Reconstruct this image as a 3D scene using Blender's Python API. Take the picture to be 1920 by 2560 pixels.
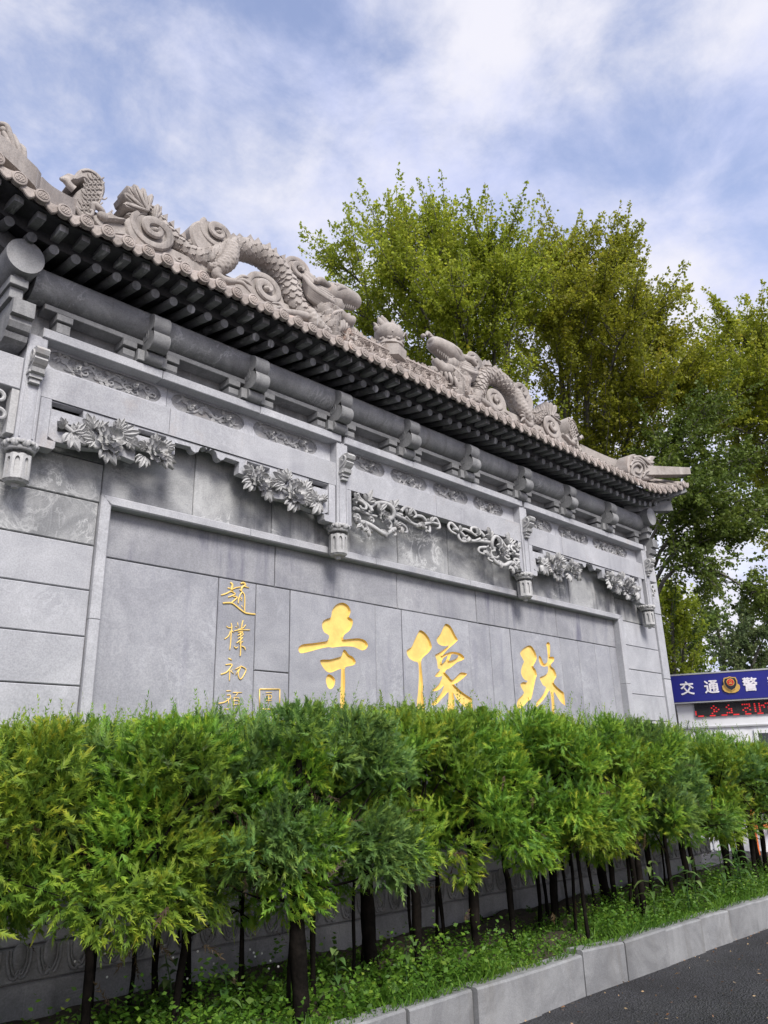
import bpy, bmesh, math, random
import numpy as np
from mathutils import Vector, Matrix
from mathutils.geometry import delaunay_2d_cdt

random.seed(7); rng = np.random.default_rng(7)
for o in list(bpy.data.objects): bpy.data.objects.remove(o)
SC = bpy.context.scene; COL = SC.collection

# ------------------------------------------------------------------ camera
# calibrated: x runs along the wall, y into it, z up; eye 1.5 m above the road, focal length 36 mm on a 36 mm wide sensor
RM = np.array([[0.72098384, 0.20922912, 0.66060993], [-0.69244584, 0.25396068, 0.67529455], [-0.02647766, -0.94431306, 0.32798138]])
EYE = np.array([0, 0, 1.5])
cam = bpy.data.cameras.new('camera'); co = bpy.data.objects.new('camera', cam); COL.objects.link(co)
cam.sensor_fit = 'HORIZONTAL'; cam.sensor_width = 36; cam.lens = 36; cam.clip_end = 3000; cam.clip_start = 0.05
co.matrix_world = Matrix([[RM[0][0], -RM[0][1], -RM[0][2], 0], [RM[1][0], -RM[1][1], -RM[1][2], 0], [RM[2][0], -RM[2][1], -RM[2][2], 1.5], [0, 0, 0, 1]])
SC.camera = co

# ------------------------------------------------------------------ world
SUN_EL, SUN_AZ = math.radians(44), math.radians(250)      # azimuth measured from +x counter-clockwise: behind the camera, to its left
w = bpy.data.worlds.new('World'); SC.world = w; w.use_nodes = True
nt = w.node_tree; N = nt.nodes; L = nt.links; N.clear()
out = N.new('ShaderNodeOutputWorld'); bg = N.new('ShaderNodeBackground'); bg.inputs['Strength'].default_value = 0.1
sky = N.new('ShaderNodeTexSky'); sky.sky_type = 'NISHITA'; sky.sun_disc = False
sky.sun_elevation = SUN_EL; sky.sun_rotation = math.pi/2 - SUN_AZ; sky.air_density = 1.2; sky.dust_density = 0.6; sky.ozone_density = 2.5
tc = N.new('ShaderNodeTexCoord')
sep = N.new('ShaderNodeSeparateXYZ'); L.new(tc.outputs['Generated'], sep.inputs[0])
mz = N.new('ShaderNodeMath'); mz.operation = 'MAXIMUM'; mz.inputs[1].default_value = 0.0; L.new(sep.outputs['Z'], mz.inputs[0])
az = N.new('ShaderNodeMath'); az.operation = 'ADD'; az.inputs[1].default_value = 0.25; L.new(mz.outputs[0], az.inputs[0])
dv = N.new('ShaderNodeVectorMath'); dv.operation = 'DIVIDE'; L.new(tc.outputs['Generated'], dv.inputs[0])
cmb = N.new('ShaderNodeCombineXYZ'); [L.new(az.outputs[0], cmb.inputs[i]) for i in range(3)]; L.new(cmb.outputs[0], dv.inputs[1])
CLOUD = (5.2, 4.4, 1)
def wnoise(scale, detail, rough, dist, off):
    mp = N.new('ShaderNodeMapping'); mp.inputs['Location'].default_value = off; mp.inputs['Scale'].default_value = (1, 1, .35); L.new(dv.outputs[0], mp.inputs[0])
    n = N.new('ShaderNodeTexNoise'); n.inputs['Scale'].default_value = scale; n.inputs['Detail'].default_value = detail
    n.inputs['Roughness'].default_value = rough; n.inputs['Distortion'].default_value = dist; L.new(mp.outputs[0], n.inputs['Vector']); return n.outputs['Fac']
def ramp(src, a, b, ca=(0, 0, 0, 1), cb=(1, 1, 1, 1), tree=(N, L), ease='EASE'):
    r = tree[0].new('ShaderNodeValToRGB'); r.color_ramp.interpolation = ease
    r.color_ramp.elements[0].position = a; r.color_ramp.elements[1].position = b
    r.color_ramp.elements[0].color = ca; r.color_ramp.elements[1].color = cb; tree[1].new(src, r.inputs[0]); return r.outputs['Color']
big = wnoise(1.15, 5, .5, .15, CLOUD); fine = wnoise(4.6, 9, .62, .25, (.3, 7.7, 2))
mixn = N.new('ShaderNodeMix'); mixn.data_type = 'FLOAT'; mixn.inputs[0].default_value = .5; L.new(big, mixn.inputs[2]); L.new(fine, mixn.inputs[3])
cov = ramp(mixn.outputs[0], .34, .54)
shade = wnoise(2.6, 9, .6, .2, (9, 2, 5))
ccol = ramp(shade, .32, .60, (3.2, 3.48, 4.9, 1), (4.5, 4.48, 4.95, 1))
tint = N.new('ShaderNodeMix'); tint.data_type = 'RGBA'; tint.blend_type = 'MULTIPLY'; tint.inputs[0].default_value = 1
tint.inputs[7].default_value = (2.0, 1.5, 1.36, 1); L.new(sky.outputs[0], tint.inputs[6])
cm = N.new('ShaderNodeMix'); cm.data_type = 'RGBA'; L.new(cov, cm.inputs[0]); L.new(tint.outputs[2], cm.inputs[6]); L.new(ccol, cm.inputs[7])
L.new(cm.outputs[2], bg.inputs['Color']); L.new(bg.outputs[0], out.inputs[0])

# ------------------------------------------------------------------ sun and exposure
sd = bpy.data.lights.new('sun', 'SUN'); so = bpy.data.objects.new('sun', sd); COL.objects.link(so)
sd.energy = 2.3; sd.angle = math.radians(22); sd.color = (1, .965, .9)
sdir = Vector((math.cos(SUN_EL)*math.cos(SUN_AZ), math.cos(SUN_EL)*math.sin(SUN_AZ), math.sin(SUN_EL)))
so.rotation_euler = sdir.to_track_quat('Z', 'Y').to_euler(); so.location = sdir*60
vs = SC.view_settings; vs.view_transform = 'Standard'; vs.look = 'None'; vs.gamma = 1; vs.use_curve_mapping = False; vs.exposure = 1.0
SC.render.engine = 'CYCLES'

# ------------------------------------------------------------------ helpers
def at(px, py, Y):
    """the point of the vertical plane y = Y that photograph position (px, py) looks at"""
    d = RM @ np.array([px-960., py-1280., 1920.]); return d*(Y/d[1]) + EYE
def mpp(px, py, Y): return abs(at(px, py+1, Y)[2]-at(px, py, Y)[2])
def reg(x0, y0, s): return lambda a, b: (x0+a*s, y0+b*s)
Q = reg(0, 280, 640/1659); Z2 = reg(440, 480, 640/1659); Z3 = reg(900, 780, 840/1659); Z4 = reg(0, 680, 560/1659); Z5 = reg(500, 980, 560/1659)

def world_of(o):
    m = Matrix.LocRotScale(o.location, o.rotation_euler, o.scale)
    return world_of(o.parent) @ o.matrix_parent_inverse @ m if o.parent else m
def par(o, p):
    if p is None: return o
    o.parent = p; o.matrix_parent_inverse = world_of(p).inverted(); return o
def link(name, me, mat=None, parent=None, loc=None, rot=None, scale=None):
    o = bpy.data.objects.new(name, me); COL.objects.link(o)
    if loc is not None: o.location = loc
    if rot is not None: o.rotation_euler = rot
    if scale is not None: o.scale = scale
    if mat is not None and me is not None and not me.materials: me.materials.append(mat)
    return par(o, parent)
def thing(name, label, cat, loc=(0, 0, 0), group=None):
    o = bpy.data.objects.new(name, None); COL.objects.link(o); o.location = loc; o.empty_display_size = .2
    return tag(o, label, cat, group)
def tag(o, label, cat, group=None):
    o['label'] = label; o['category'] = cat
    if group: o['group'] = group
    return o
def kind(o, k): o['kind'] = k; return o
def mesh(name, V, F, smooth=False):
    me = bpy.data.meshes.new(name); me.from_pydata([tuple(map(float, v)) for v in V], [], [tuple(map(int, f)) for f in F]); me.update()
    if smooth: me.polygons.foreach_set('use_smooth', [True]*len(me.polygons))
    return me
def np_mesh(name, V, F, attr=None, smooth=False):
    V = np.asarray(V, np.float32); F = np.asarray(F, np.int32); k = F.shape[1]
    me = bpy.data.meshes.new(name); me.vertices.add(len(V)); me.vertices.foreach_set('co', V.ravel())
    me.loops.add(F.size); me.loops.foreach_set('vertex_index', F.ravel())
    me.polygons.add(len(F)); me.polygons.foreach_set('loop_start', np.arange(0, F.size, k, dtype=np.int32))
    me.update(calc_edges=True)
    if attr is not None:
        a = me.attributes.new('tint', 'FLOAT', 'POINT'); a.data.foreach_set('value', np.asarray(attr, np.float32))
    if smooth: me.polygons.foreach_set('use_smooth', np.ones(len(F), bool))
    return me
def fix(me):
    bm = bmesh.new(); bm.from_mesh(me); bmesh.ops.recalc_face_normals(bm, faces=bm.faces); bm.to_mesh(me); bm.free(); return me

class MB:
    """collects shapes of ONE object"""
    def __init__(s): s.V = []; s.F = []
    def add(s, V, F): n = len(s.V); s.V += [tuple(v) for v in V]; s.F += [tuple(i+n for i in f) for f in F]; return s
    def box(s, x0, x1, y0, y1, z0, z1, b=0):
        if b <= 0:
            V = [(x, y, z) for x in (x0, x1) for y in (y0, y1) for z in (z0, z1)]
            return s.add(V, [(0, 1, 3, 2), (4, 6, 7, 5), (0, 4, 5, 1), (2, 3, 7, 6), (0, 2, 6, 4), (1, 5, 7, 3)])
        # chamfer on the front edges only
        V = [(x0, y1, z0), (x1, y1, z0), (x1, y1, z1), (x0, y1, z1), (x0, y0+b, z0), (x1, y0+b, z0), (x1, y0+b, z1), (x0, y0+b, z1), (x0+b, y0, z0+b), (x1-b, y0, z0+b), (x1-b, y0, z1-b), (x0+b, y0, z1-b)]
        F = [(3, 2, 1, 0), (8, 9, 10, 11)]
        for i in range(4):
            j = (i+1) % 4; F += [(i, j, 4+j, 4+i), (4+i, 4+j, 8+j, 8+i)]
        return s.add(V, F)
    def tube(s, P, rad, n=10, cap=True, sub=4, flat=1.0, relief=None):
        P = [np.array(p, float) for p in P]; rad = list(rad) if hasattr(rad, '__len__') else [rad]*len(P)
        if sub > 1 and len(P) > 2:
            PP = []; RR = []
            for i in range(len(P)-1):
                a = P[max(i-1, 0)]; b = P[i]; c = P[i+1]; d = P[min(i+2, len(P)-1)]
                for k in range(sub):
                    t = k/sub; PP.append(.5*((2*b)+(-a+c)*t+(2*a-5*b+4*c-d)*t*t+(-a+3*b-3*c+d)*t**3)); RR.append(rad[i]*(1-t)+rad[i+1]*t)
            PP.append(P[-1]); RR.append(rad[-1]); P, rad = PP, RR
        V = []; up = None; acc = 0
        for i, p in enumerate(P):
            t = P[min(i+1, len(P)-1)]-P[max(i-1, 0)]; t = t/(np.linalg.norm(t)+1e-9)
            if up is None:
                up = np.array([0, -1, 0.]) if abs(t[1]) < .9 else np.array([0, 0, 1.])
            up = up-t*(up@t); up /= np.linalg.norm(up)+1e-9; sd_ = np.cross(t, up)
            if i: acc += np.linalg.norm(p-P[i-1])
            for k in range(n):
                a = 2*math.pi*k/n; r = rad[i]
                if relief: r += relief(acc, a, rad[i])
                V.append(p+(up*math.cos(a)*flat+sd_*math.sin(a))*r)
        F = []
        for i in range(len(P)-1):
            for k in range(n):
                j = (k+1) % n; F.append((i*n+k, i*n+j, (i+1)*n+j, (i+1)*n+k))
        if cap: F.append(tuple(range(n-1, -1, -1))); F.append(tuple((len(P)-1)*n+k for k in range(n)))
        return s.add(V, F)
    def lathe(s, c, prof, n=16, axis='z', a0=0):
        V = []; m = len(prof)
        for r, h in prof:
            for k in range(n):
                a = 2*math.pi*k/n+a0; u, v = r*math.cos(a), r*math.sin(a)
                V.append((c[0]+u, c[1]+v, c[2]+h) if axis == 'z' else (c[0]+u, c[1]+h, c[2]+v))
        F = [(i*n+k, i*n+(k+1) % n, (i+1)*n+(k+1) % n, (i+1)*n+k) for i in range(m-1) for k in range(n)]
        F += [tuple(range(n-1, -1, -1)), tuple((m-1)*n+k for k in range(n))]
        return s.add(V, F)
    def ball(s, c, r, n=12, m=8):
        r = r if hasattr(r, '__len__') else (r, r, r); V = [(c[0], c[1], c[2]-r[2])]
        for i in range(1, m):
            t = math.pi*i/m
            V += [(c[0]+r[0]*math.sin(t)*math.cos(2*math.pi*k/n), c[1]+r[1]*math.sin(t)*math.sin(2*math.pi*k/n), c[2]-r[2]*math.cos(t)) for k in range(n)]
        V.append((c[0], c[1], c[2]+r[2])); F = [(0, 1+(k+1) % n, 1+k) for k in range(n)]
        F += [(1+i*n+k, 1+i*n+(k+1) % n, 1+(i+1)*n+(k+1) % n, 1+(i+1)*n+k) for i in range(m-2) for k in range(n)]
        F += [(len(V)-1, 1+(m-2)*n+k, 1+(m-2)*n+(k+1) % n) for k in range(n)]
        return s.add(V, F)
    def plate(s, loops, yf, yb, bev=0.0):
        """flat shape in the xz plane; loops[0] is the outline, the others are holes; front at yf, back at yb"""
        pts = []; edges = []; rings = []; lps = []
        for lp in loops:
            A = sum(lp[i][0]*lp[(i+1) % len(lp)][1]-lp[(i+1) % len(lp)][0]*lp[i][1] for i in range(len(lp)))
            if A < 0: lp = lp[::-1]
            k = len(pts); pts += [Vector((float(p[0]), float(p[1]))) for p in lp]; rings.append(list(range(k, k+len(lp)))); lps.append(np.array([(p[0], p[1]) for p in lp], float))
            edges += [(k+i, k+(i+1) % len(lp)) for i in range(len(lp))]
        ov_, _, of_, orig, _, _ = delaunay_2d_cdt(pts, edges, [], 0, 1e-7)
        back = {}
        for i, src in enumerate(orig):
            for q in src: back[q] = i
        ring_i = [[back[q] for q in r if q in back] for r in rings]
        def inside(x, y):
            c = False
            for P_ in lps:
                X, Z = P_[:, 0], P_[:, 1]; X2, Z2 = np.roll(X, -1), np.roll(Z, -1); cr = (Z > y) != (Z2 > y)
                c ^= bool(np.count_nonzero(cr & (x < (X2-X)*(y-Z)/np.where(Z2 == Z, 1e-12, Z2-Z)+X)) % 2)
            return c
        base = [(v.x, 0, v.y) for v in ov_]; n = len(base); tri = []
        for f in of_:
            cx_, cy_ = np.mean([ov_[i].x for i in f]), np.mean([ov_[i].y for i in f])
            if inside(cx_, cy_): tri.append(tuple(f))
        inn = list(base)
        if bev > 0:
            for ri, r in enumerate(ring_i):
                for i, v in enumerate(r):
                    p, q, c = base[r[i-1]], base[r[(i+1) % len(r)]], base[v]
                    dx, dz = q[0]-p[0], q[2]-p[2]; l = math.hypot(dx, dz)+1e-9; sg = 1 if ri == 0 else -1
                    inn[v] = (c[0]-dz/l*bev*sg, 0, c[2]+dx/l*bev*sg)
        V = [(p[0], yf, p[2]) for p in inn]+[(p[0], yf+bev, p[2]) for p in base]+[(p[0], yb, p[2]) for p in base]
        F = list(tri)+[tuple(2*n+i for i in f[::-1]) for f in tri]
        for r in ring_i:
            for i in range(len(r)):
                a, b = r[i], r[(i+1) % len(r)]
                if bev > 0: F.append((a, b, n+b, n+a))
                F.append((n+a, n+b, 2*n+b, 2*n+a)) if bev > 0 else F.append((a, b, 2*n+b, 2*n+a))
        return s.add(V, F)
    def prism_x(s, prof, x0, x1):
        """profile in the yz plane swept along x"""
        n = len(prof); V = [(x0, y, z) for y, z in prof]+[(x1, y, z) for y, z in prof]
        F = [tuple(range(n)), tuple(range(2*n-1, n-1, -1))]+[(i, n+i, n+(i+1) % n, (i+1) % n) for i in range(n)]
        return s.add(V, F)
    def mirror(s, xc): 
        m = MB(); m.V = [(2*xc-v[0], v[1], v[2]) for v in s.V]; m.F = [f[::-1] for f in s.F]; return m
    def shift(s, dx):
        m = MB(); m.V = [(v[0]+dx, v[1], v[2]) for v in s.V]; m.F = list(s.F); return m
    def build(s, name, mat, parent=None, smooth=False, angle=None):
        me = mesh(name, s.V, s.F, smooth); fix(me)
        if angle is not None:
            me.polygons.foreach_set('use_smooth', [True]*len(me.polygons)); me.set_sharp_from_angle(angle=math.radians(angle))
        return link(name, me, mat, parent)

def smooth_loop(P, k=4, closed=True):
    P = [np.array(p, float) for p in P]; n = len(P); O = []
    for i in range(n if closed else n-1):
        a, b, c, d = (P[(i-1) % n], P[i], P[(i+1) % n], P[(i+2) % n]) if closed else (P[max(i-1, 0)], P[i], P[i+1], P[min(i+2, n-1)])
        for j in range(k):
            t = j/k; O.append(.5*((2*b)+(-a+c)*t+(2*a-5*b+4*c-d)*t*t+(-a+3*b-3*c+d)*t**3))
    if not closed: O.append(P[-1])
    return O
def xz(F, pts, Y): return [(lambda p: (p[0], p[2]))(at(*F(a, b), Y)) for a, b in pts]

# ------------------------------------------------------------------ materials
def new_mat(name):
    m = bpy.data.materials.new(name); m.use_nodes = True; t = m.node_tree; p = t.nodes['Principled BSDF']; return m, t.nodes, t.links, p
def nz(n, l, vec, scale, detail=6, rough=.6, dist=0.0):
    t = n.new('ShaderNodeTexNoise'); t.inputs['Scale'].default_value = scale; t.inputs['Detail'].default_value = detail
    t.inputs['Roughness'].default_value = rough; t.inputs['Distortion'].default_value = dist; l.new(vec, t.inputs['Vector']); return t.outputs['Fac']
def mapv(n, l, vec, scale=(1, 1, 1), loc=(0, 0, 0)):
    m = n.new('ShaderNodeMapping'); m.inputs['Scale'].default_value = scale; m.inputs['Location'].default_value = loc; l.new(vec, m.inputs[0]); return m.outputs[0]
def mixc(n, l, fac, a, b, mode='MIX'):
    m = n.new('ShaderNodeMix'); m.data_type = 'RGBA'; m.blend_type = mode
    if isinstance(fac, (int, float)): m.inputs[0].default_value = fac
    else: l.new(fac, m.inputs[0])
    for i, v in ((6, a), (7, b)):
        if isinstance(v, tuple): m.inputs[i].default_value = v
        else: l.new(v, m.inputs[i])
    return m.outputs[2]
def mth(n, l, op, a, b=None):
    m = n.new('ShaderNodeMath'); m.operation = op
    for i, v in ((0, a), (1, b)):
        if v is None: continue
        if isinstance(v, (int, float)): m.inputs[i].default_value = v
        else: l.new(v, m.inputs[i])
    return m.outputs[0]
KS = .92
def stone(name, dark, light, scale=2.2, rough=.75, bump=.25, vein=.0, stain=0.0, stain_col=(.10, .10, .14, 1), warm=0.0, warm_col=(.42, .30, .2, 1), grain=90, per=.12, wet=0.0, drip=.55, drip_at=.66):
    dark = tuple(v*KS for v in dark); light = tuple(v*KS for v in light)
    m, n, l, p = new_mat(name)
    geo = n.new('ShaderNodeNewGeometry'); oi = n.new('ShaderNodeObjectInfo')
    ofs = n.new('ShaderNodeVectorMath'); ofs.operation = 'MULTIPLY_ADD'
    cb = n.new('ShaderNodeCombineXYZ'); [l.new(oi.outputs['Random'], cb.inputs[i]) for i in range(3)]
    l.new(cb.outputs[0], ofs.inputs[0]); ofs.inputs[1].default_value = (37, 11, 23); l.new(geo.outputs['Position'], ofs.inputs[2]); v = ofs.outputs[0]
    T = (n, l)
    c = ramp(nz(n, l, v, scale, 9, .68, .6), .3, .7, dark+(1,), light+(1,), T)
    g = nz(n, l, v, grain, 3, .7); c = mixc(n, l, .22, c, ramp(g, .3, .7, (.25, .25, .25, 1), (.9, .9, .9, 1), T), 'OVERLAY')
    if vein:
        a = mth(n, l, 'ABSOLUTE', mth(n, l, 'SUBTRACT', nz(n, l, v, 3.0, 8, .7, 1.4), .5))
        f = ramp(a, .0, .03, (vein, vein, vein, 1), (0, 0, 0, 1), T)
        b = ramp(nz(n, l, v, 1.6, 3, .5), .45, .68, tree=T)
        c = mixc(n, l, mth(n, l, 'MULTIPLY', f, b), c, tuple(min(1, x*1.45) for x in light)+(1,))
    if stain:
        s1 = nz(n, l, mapv(n, l, v, (7, 3, .55)), 1.0, 6, .65, .5); s2 = nz(n, l, v, 1.1, 4, .6)
        f = mth(n, l, 'MULTIPLY', ramp(s1, .44, .72, tree=T), ramp(s2, .42, .62, tree=T)); f = mth(n, l, 'MULTIPLY', f, stain)
        c = mixc(n, l, f, c, stain_col)
        s3 = nz(n, l, mapv(n, l, v, (16, 3, .5), (5, 0, 2)), 1.0, 4, .6); f2 = mth(n, l, 'MULTIPLY', ramp(s3, drip_at, drip_at+.1, tree=T), stain*drip)
        c = mixc(n, l, f2, c, (.5, .5, .52, 1))
    if warm:
        f = mth(n, l, 'MULTIPLY', ramp(nz(n, l, mapv(n, l, v, (2.6, 2.6, 1.6), (3, 8, 1)), 1.0, 7, .7, .8), .55, .78, tree=T), warm); c = mixc(n, l, f, c, warm_col)
    hv = n.new('ShaderNodeHueSaturation'); hv.inputs['Saturation'].default_value = 1
    l.new(mth(n, l, 'ADD', mth(n, l, 'MULTIPLY', oi.outputs['Random'], per), 1-per/2), hv.inputs['Value']); l.new(c, hv.inputs['Color'])
    l.new(hv.outputs[0], p.inputs['Base Color']); p.inputs['Specular IOR Level'].default_value = .04 if 'bark' in name else .35
    rr = ramp(nz(n, l, v, 5, 5, .6), .3, .7, (rough-.12-wet,)*3+(1,), (min(1, rough+.12),)*3+(1,), T); l.new(rr, p.inputs['Roughness'])
    h = mth(n, l, 'ADD', mth(n, l, 'MULTIPLY', g, .5), nz(n, l, v, 22, 5, .65))
    b = n.new('ShaderNodeBump'); b.inputs['Strength'].default_value = bump; b.inputs['Distance'].default_value = .006; l.new(h, b.inputs['Height']); l.new(b.outputs[0], p.inputs['Normal'])
    return m
M_SLAB = stone('grey_slab', (.34, .346, .375), (.455, .461, .49), 1.7, .62, .16, .35, .35, (.2, .2, .225, 1), per=.10)
M_PANEL = stone('inscription_slab', (.262, .267, .297), (.36, .365, .395), 2.4, .58, .14, .45, .5, (.17, .17, .22, 1), per=.17)
M_PANELT = stone('stained_slab', (.24, .243, .27), (.37, .373, .395), 1.6, .58, .12, .35, .9, (.11, .11, .16, 1))
M_BAND = stone('weathered_band', (.20, .205, .215), (.46, .465, .47), 1.8, .7, .22, 1.0, .75, (.07, .07, .085, 1), per=.2)
M_BEAM = stone('beam_stone', (.34, .345, .372), (.46, .465, .492), 1.4, .6, .14, .35, .3, warm=.25)
M_CARVE = stone('carved_grey', (.36, .36, .365), (.52, .52, .52), 3, .75, .35, .0, .25, warm=.25)
M_FRIEZE = stone('frieze_ground', (.24, .24, .25), (.38, .38, .385), 6, .85, 1.0, .0, .3, warm=.5)
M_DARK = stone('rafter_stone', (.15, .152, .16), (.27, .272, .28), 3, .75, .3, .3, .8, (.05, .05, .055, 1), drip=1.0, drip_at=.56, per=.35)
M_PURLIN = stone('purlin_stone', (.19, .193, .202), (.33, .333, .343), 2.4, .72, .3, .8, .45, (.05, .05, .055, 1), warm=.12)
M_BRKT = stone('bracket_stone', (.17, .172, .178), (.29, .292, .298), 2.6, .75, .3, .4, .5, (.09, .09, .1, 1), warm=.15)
M_ROOF = stone('ridge_stone', (.285, .255, .236), (.415, .38, .355), 3.4, .8, .6, .0, .75, (.09, .082, .08, 1), warm=.25, warm_col=(.50, .31, .2, 1))
M_TILE = stone('tile_stone', (.285, .246, .224), (.415, .367, .338), 4, .8, .5, .0, .5, (.11, .1, .095, 1), warm=.4, warm_col=(.52, .30, .2, 1), per=.28)
M_SOFFIT_SHADE = stone('soffit_painted_shade', (.035, .035, .04), (.085, .085, .092), 3, .9, .3)  # near-black: shade between the rafters painted into the soffit's base colour
M_CORE = stone('joint_mortar', (.06, .06, .065), (.12, .12, .125), 3, .9, .3)
M_PLINTH = stone('plinth_stone', (.2, .2, .205), (.32, .32, .325), 2, .8, .3, .3, .7, (.05, .05, .05, 1))
M_KERB = stone('kerb_granite', (.16, .163, .17), (.26, .265, .27), 3, .85, .5, .0, .45, (.11, .1, .08, 1), grain=160, per=.2)

def plain(name, col, rough=.5, metal=0.0, spec=.5, bump=0, var=.12, scale=8):
    m, n, l, p = new_mat(name); geo = n.new('ShaderNodeNewGeometry'); v = geo.outputs['Position']
    f = nz(n, l, v, scale, 5, .6)
    lo = tuple(c*(1-var) for c in col)+(1,); hi = tuple(min(1, c*(1+var)) for c in col)+(1,)
    l.new(ramp(f, .3, .7, lo, hi, (n, l)), p.inputs['Base Color']); p.inputs['Roughness'].default_value = rough; p.inputs['Metallic'].default_value = metal; p.inputs['Specular IOR Level'].default_value = spec
    if bump:
        b = n.new('ShaderNodeBump'); b.inputs['Strength'].default_value = bump; b.inputs['Distance'].default_value = .01; l.new(nz(n, l, v, scale*6, 5, .6), b.inputs['Height']); l.new(b.outputs[0], p.inputs['Normal'])
    return m
M_GOLD = plain('gold_paint', (.82, .57, .16), .38, .1, .5, .2, .10, 9)
def leaf_mat(name, cols, trans=.35, rough=.55, per=.25):
    """cols: colour stops along the per-leaf 'tint' attribute (the plant's own leaf colours)"""
    m, n, l, p = new_mat(name); a = n.new('ShaderNodeAttribute'); a.attribute_name = 'tint'; oi = n.new('ShaderNodeObjectInfo')
    r = n.new('ShaderNodeValToRGB'); e = r.color_ramp.elements
    while len(e) < len(cols): e.new(.5)
    for i, (ps, c) in enumerate(cols): e[i].position = ps; e[i].color = c+(1,)
    l.new(a.outputs['Fac'], r.inputs[0])
    hv = n.new('ShaderNodeHueSaturation'); l.new(r.outputs[0], hv.inputs['Color'])
    l.new(mth(n, l, 'ADD', mth(n, l, 'MULTIPLY', oi.outputs['Random'], per), 1-per/2), hv.inputs['Value'])
    l.new(mth(n, l, 'ADD', mth(n, l, 'MULTIPLY', oi.outputs['Random'], .022), .489), hv.inputs['Hue'])
    l.new(hv.outputs[0], p.inputs['Base Color']); p.inputs['Roughness'].default_value = rough; p.inputs['Specular IOR Level'].default_value = .3
    tr = n.new('ShaderNodeBsdfTranslucent'); l.new(hv.outputs[0], tr.inputs['Color']); ms = n.new('ShaderNodeMixShader'); ms.inputs[0].default_value = trans
    l.new(p.outputs[0], ms.inputs[1]); l.new(tr.outputs[0], ms.inputs[2]); l.new(ms.outputs[0], n['Material Output'].inputs['Surface']); return m
M_JUN = leaf_mat('juniper_foliage', [(0, (.07, .045, .022)), (.07, (.08, .165, .038)), (.35, (.135, .265, .034)), (.62, (.21, .345, .036)), (.86, (.295, .41, .04)), (1, (.42, .46, .045))], .4)
M_JUNB = leaf_mat('blue_juniper_foliage', [(0, (.07, .05, .03)), (.07, (.08, .155, .055)), (.4, (.12, .24, .064)), (.7, (.18, .305, .066)), (1, (.26, .38, .06))], .4)
M_POP = leaf_mat('poplar_leaves', [(0, (.20, .245, .03)), (.35, (.295, .345, .036)), (.7, (.39, .43, .045)), (.93, (.47, .47, .055)), (1, (.50, .40, .055))], .62, .45)
M_POPD = leaf_mat('dark_tree_leaves', [(0, (.075, .125, .022)), (.5, (.125, .19, .03)), (1, (.21, .27, .04))], .4, .5)
M_FAR = leaf_mat('far_tree_leaves', [(0, (.08, .13, .05)), (.5, (.13, .19, .07)), (1, (.21, .25, .09))], .4, .6)
M_WEED = leaf_mat('weed_leaves', [(0, (.04, .10, .015)), (.5, (.085, .19, .02)), (.85, (.16, .28, .03)), (1, (.26, .33, .05))], .4, .5)
M_PLANT = leaf_mat('broad_plant_leaves', [(0, (.05, .11, .03)), (.6, (.10, .19, .05)), (1, (.19, .27, .09))], .35, .35)
M_BARK = stone('juniper_bark', (.005, .0045, .004), (.017, .014, .012), 6, .98, 1.0, grain=60)
M_BARK2 = stone('poplar_bark', (.09, .085, .075), (.2, .19, .17), 4, .9, .6, grain=40)
M_SOIL = stone('soil', (.03, .024, .017), (.075, .06, .042), 7, .95, 1.0, grain=40)
def asphalt():
    m, n, l, p = new_mat('asphalt'); v = n.new('ShaderNodeNewGeometry').outputs['Position']; T = (n, l)
    vo = n.new('ShaderNodeTexVoronoi'); vo.inputs['Scale'].default_value = 70; l.new(v, vo.inputs['Vector'])
    c = ramp(nz(n, l, v, 1.3, 6, .6), .3, .7, (.013, .013, .015, 1), (.030, .030, .034, 1), T)
    c = mixc(n, l, .55, c, ramp(vo.outputs['Color'], .1, .95, (.05, .05, .06, 1), (.97, .97, 1, 1), T), 'OVERLAY')
    sp = ramp(nz(n, l, v, 210, 2, .5), .66, .76, tree=T); c = mixc(n, l, mth(n, l, 'MULTIPLY', sp, .35), c, (.22, .2, .17, 1))
    l.new(c, p.inputs['Base Color'])
    l.new(ramp(nz(n, l, v, .8, 5, .6), .35, .65, (.42,)*3+(1,), (.8,)*3+(1,), T), p.inputs['Roughness'])
    b = n.new('ShaderNodeBump'); b.inputs['Strength'].default_value = 1; b.inputs['Distance'].default_value = .02
    l.new(mth(n, l, 'ADD', vo.outputs['Distance'], nz(n, l, v, 40, 4, .6)), b.inputs['Height']); l.new(b.outputs[0], p.inputs['Normal']); return m
M_ROAD = asphalt()

# ================================================================== GROUND, ROAD, KERB, PLANTER
g = MB(); g.add([(-400, -400, 0), (600, -400, 0), (600, 900, 0), (-400, 900, 0)], [(0, 1, 2, 3)])
kind(g.build('road', M_ROAD), 'structure')
g = MB(); nx, ny = 90, 14
V = [(-3+i*20/nx, 3.64+j*1.66/ny, .215+.05*math.sin(i*1.7+j)*math.cos(j*2.1+i*.6)*(0 if j in (0, ny) else 1)+.02*(j/ny)) for i in range(nx+1) for j in range(ny+1)]
g.add(V, [(i*(ny+1)+j, (i+1)*(ny+1)+j, (i+1)*(ny+1)+j+1, i*(ny+1)+j+1) for i in range(nx) for j in range(ny)])
kind(g.build('planting_bed', M_SOIL, smooth=True), 'structure')
kerb = kind(bpy.data.objects.new('kerb', None), 'structure'); COL.objects.link(kerb)
jx = [-2.2, -1.6, -.98, -.4, .2, .8, 1.4, 1.99, 2.6, 3.02, 3.57, 4.16, 4.79, 5.37, 5.94, 6.58, 7.24, 7.8, 8.41, 9.03, 9.65, 10.3, 10.9, 11.5, 12.1, 12.7, 13.3]
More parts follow.
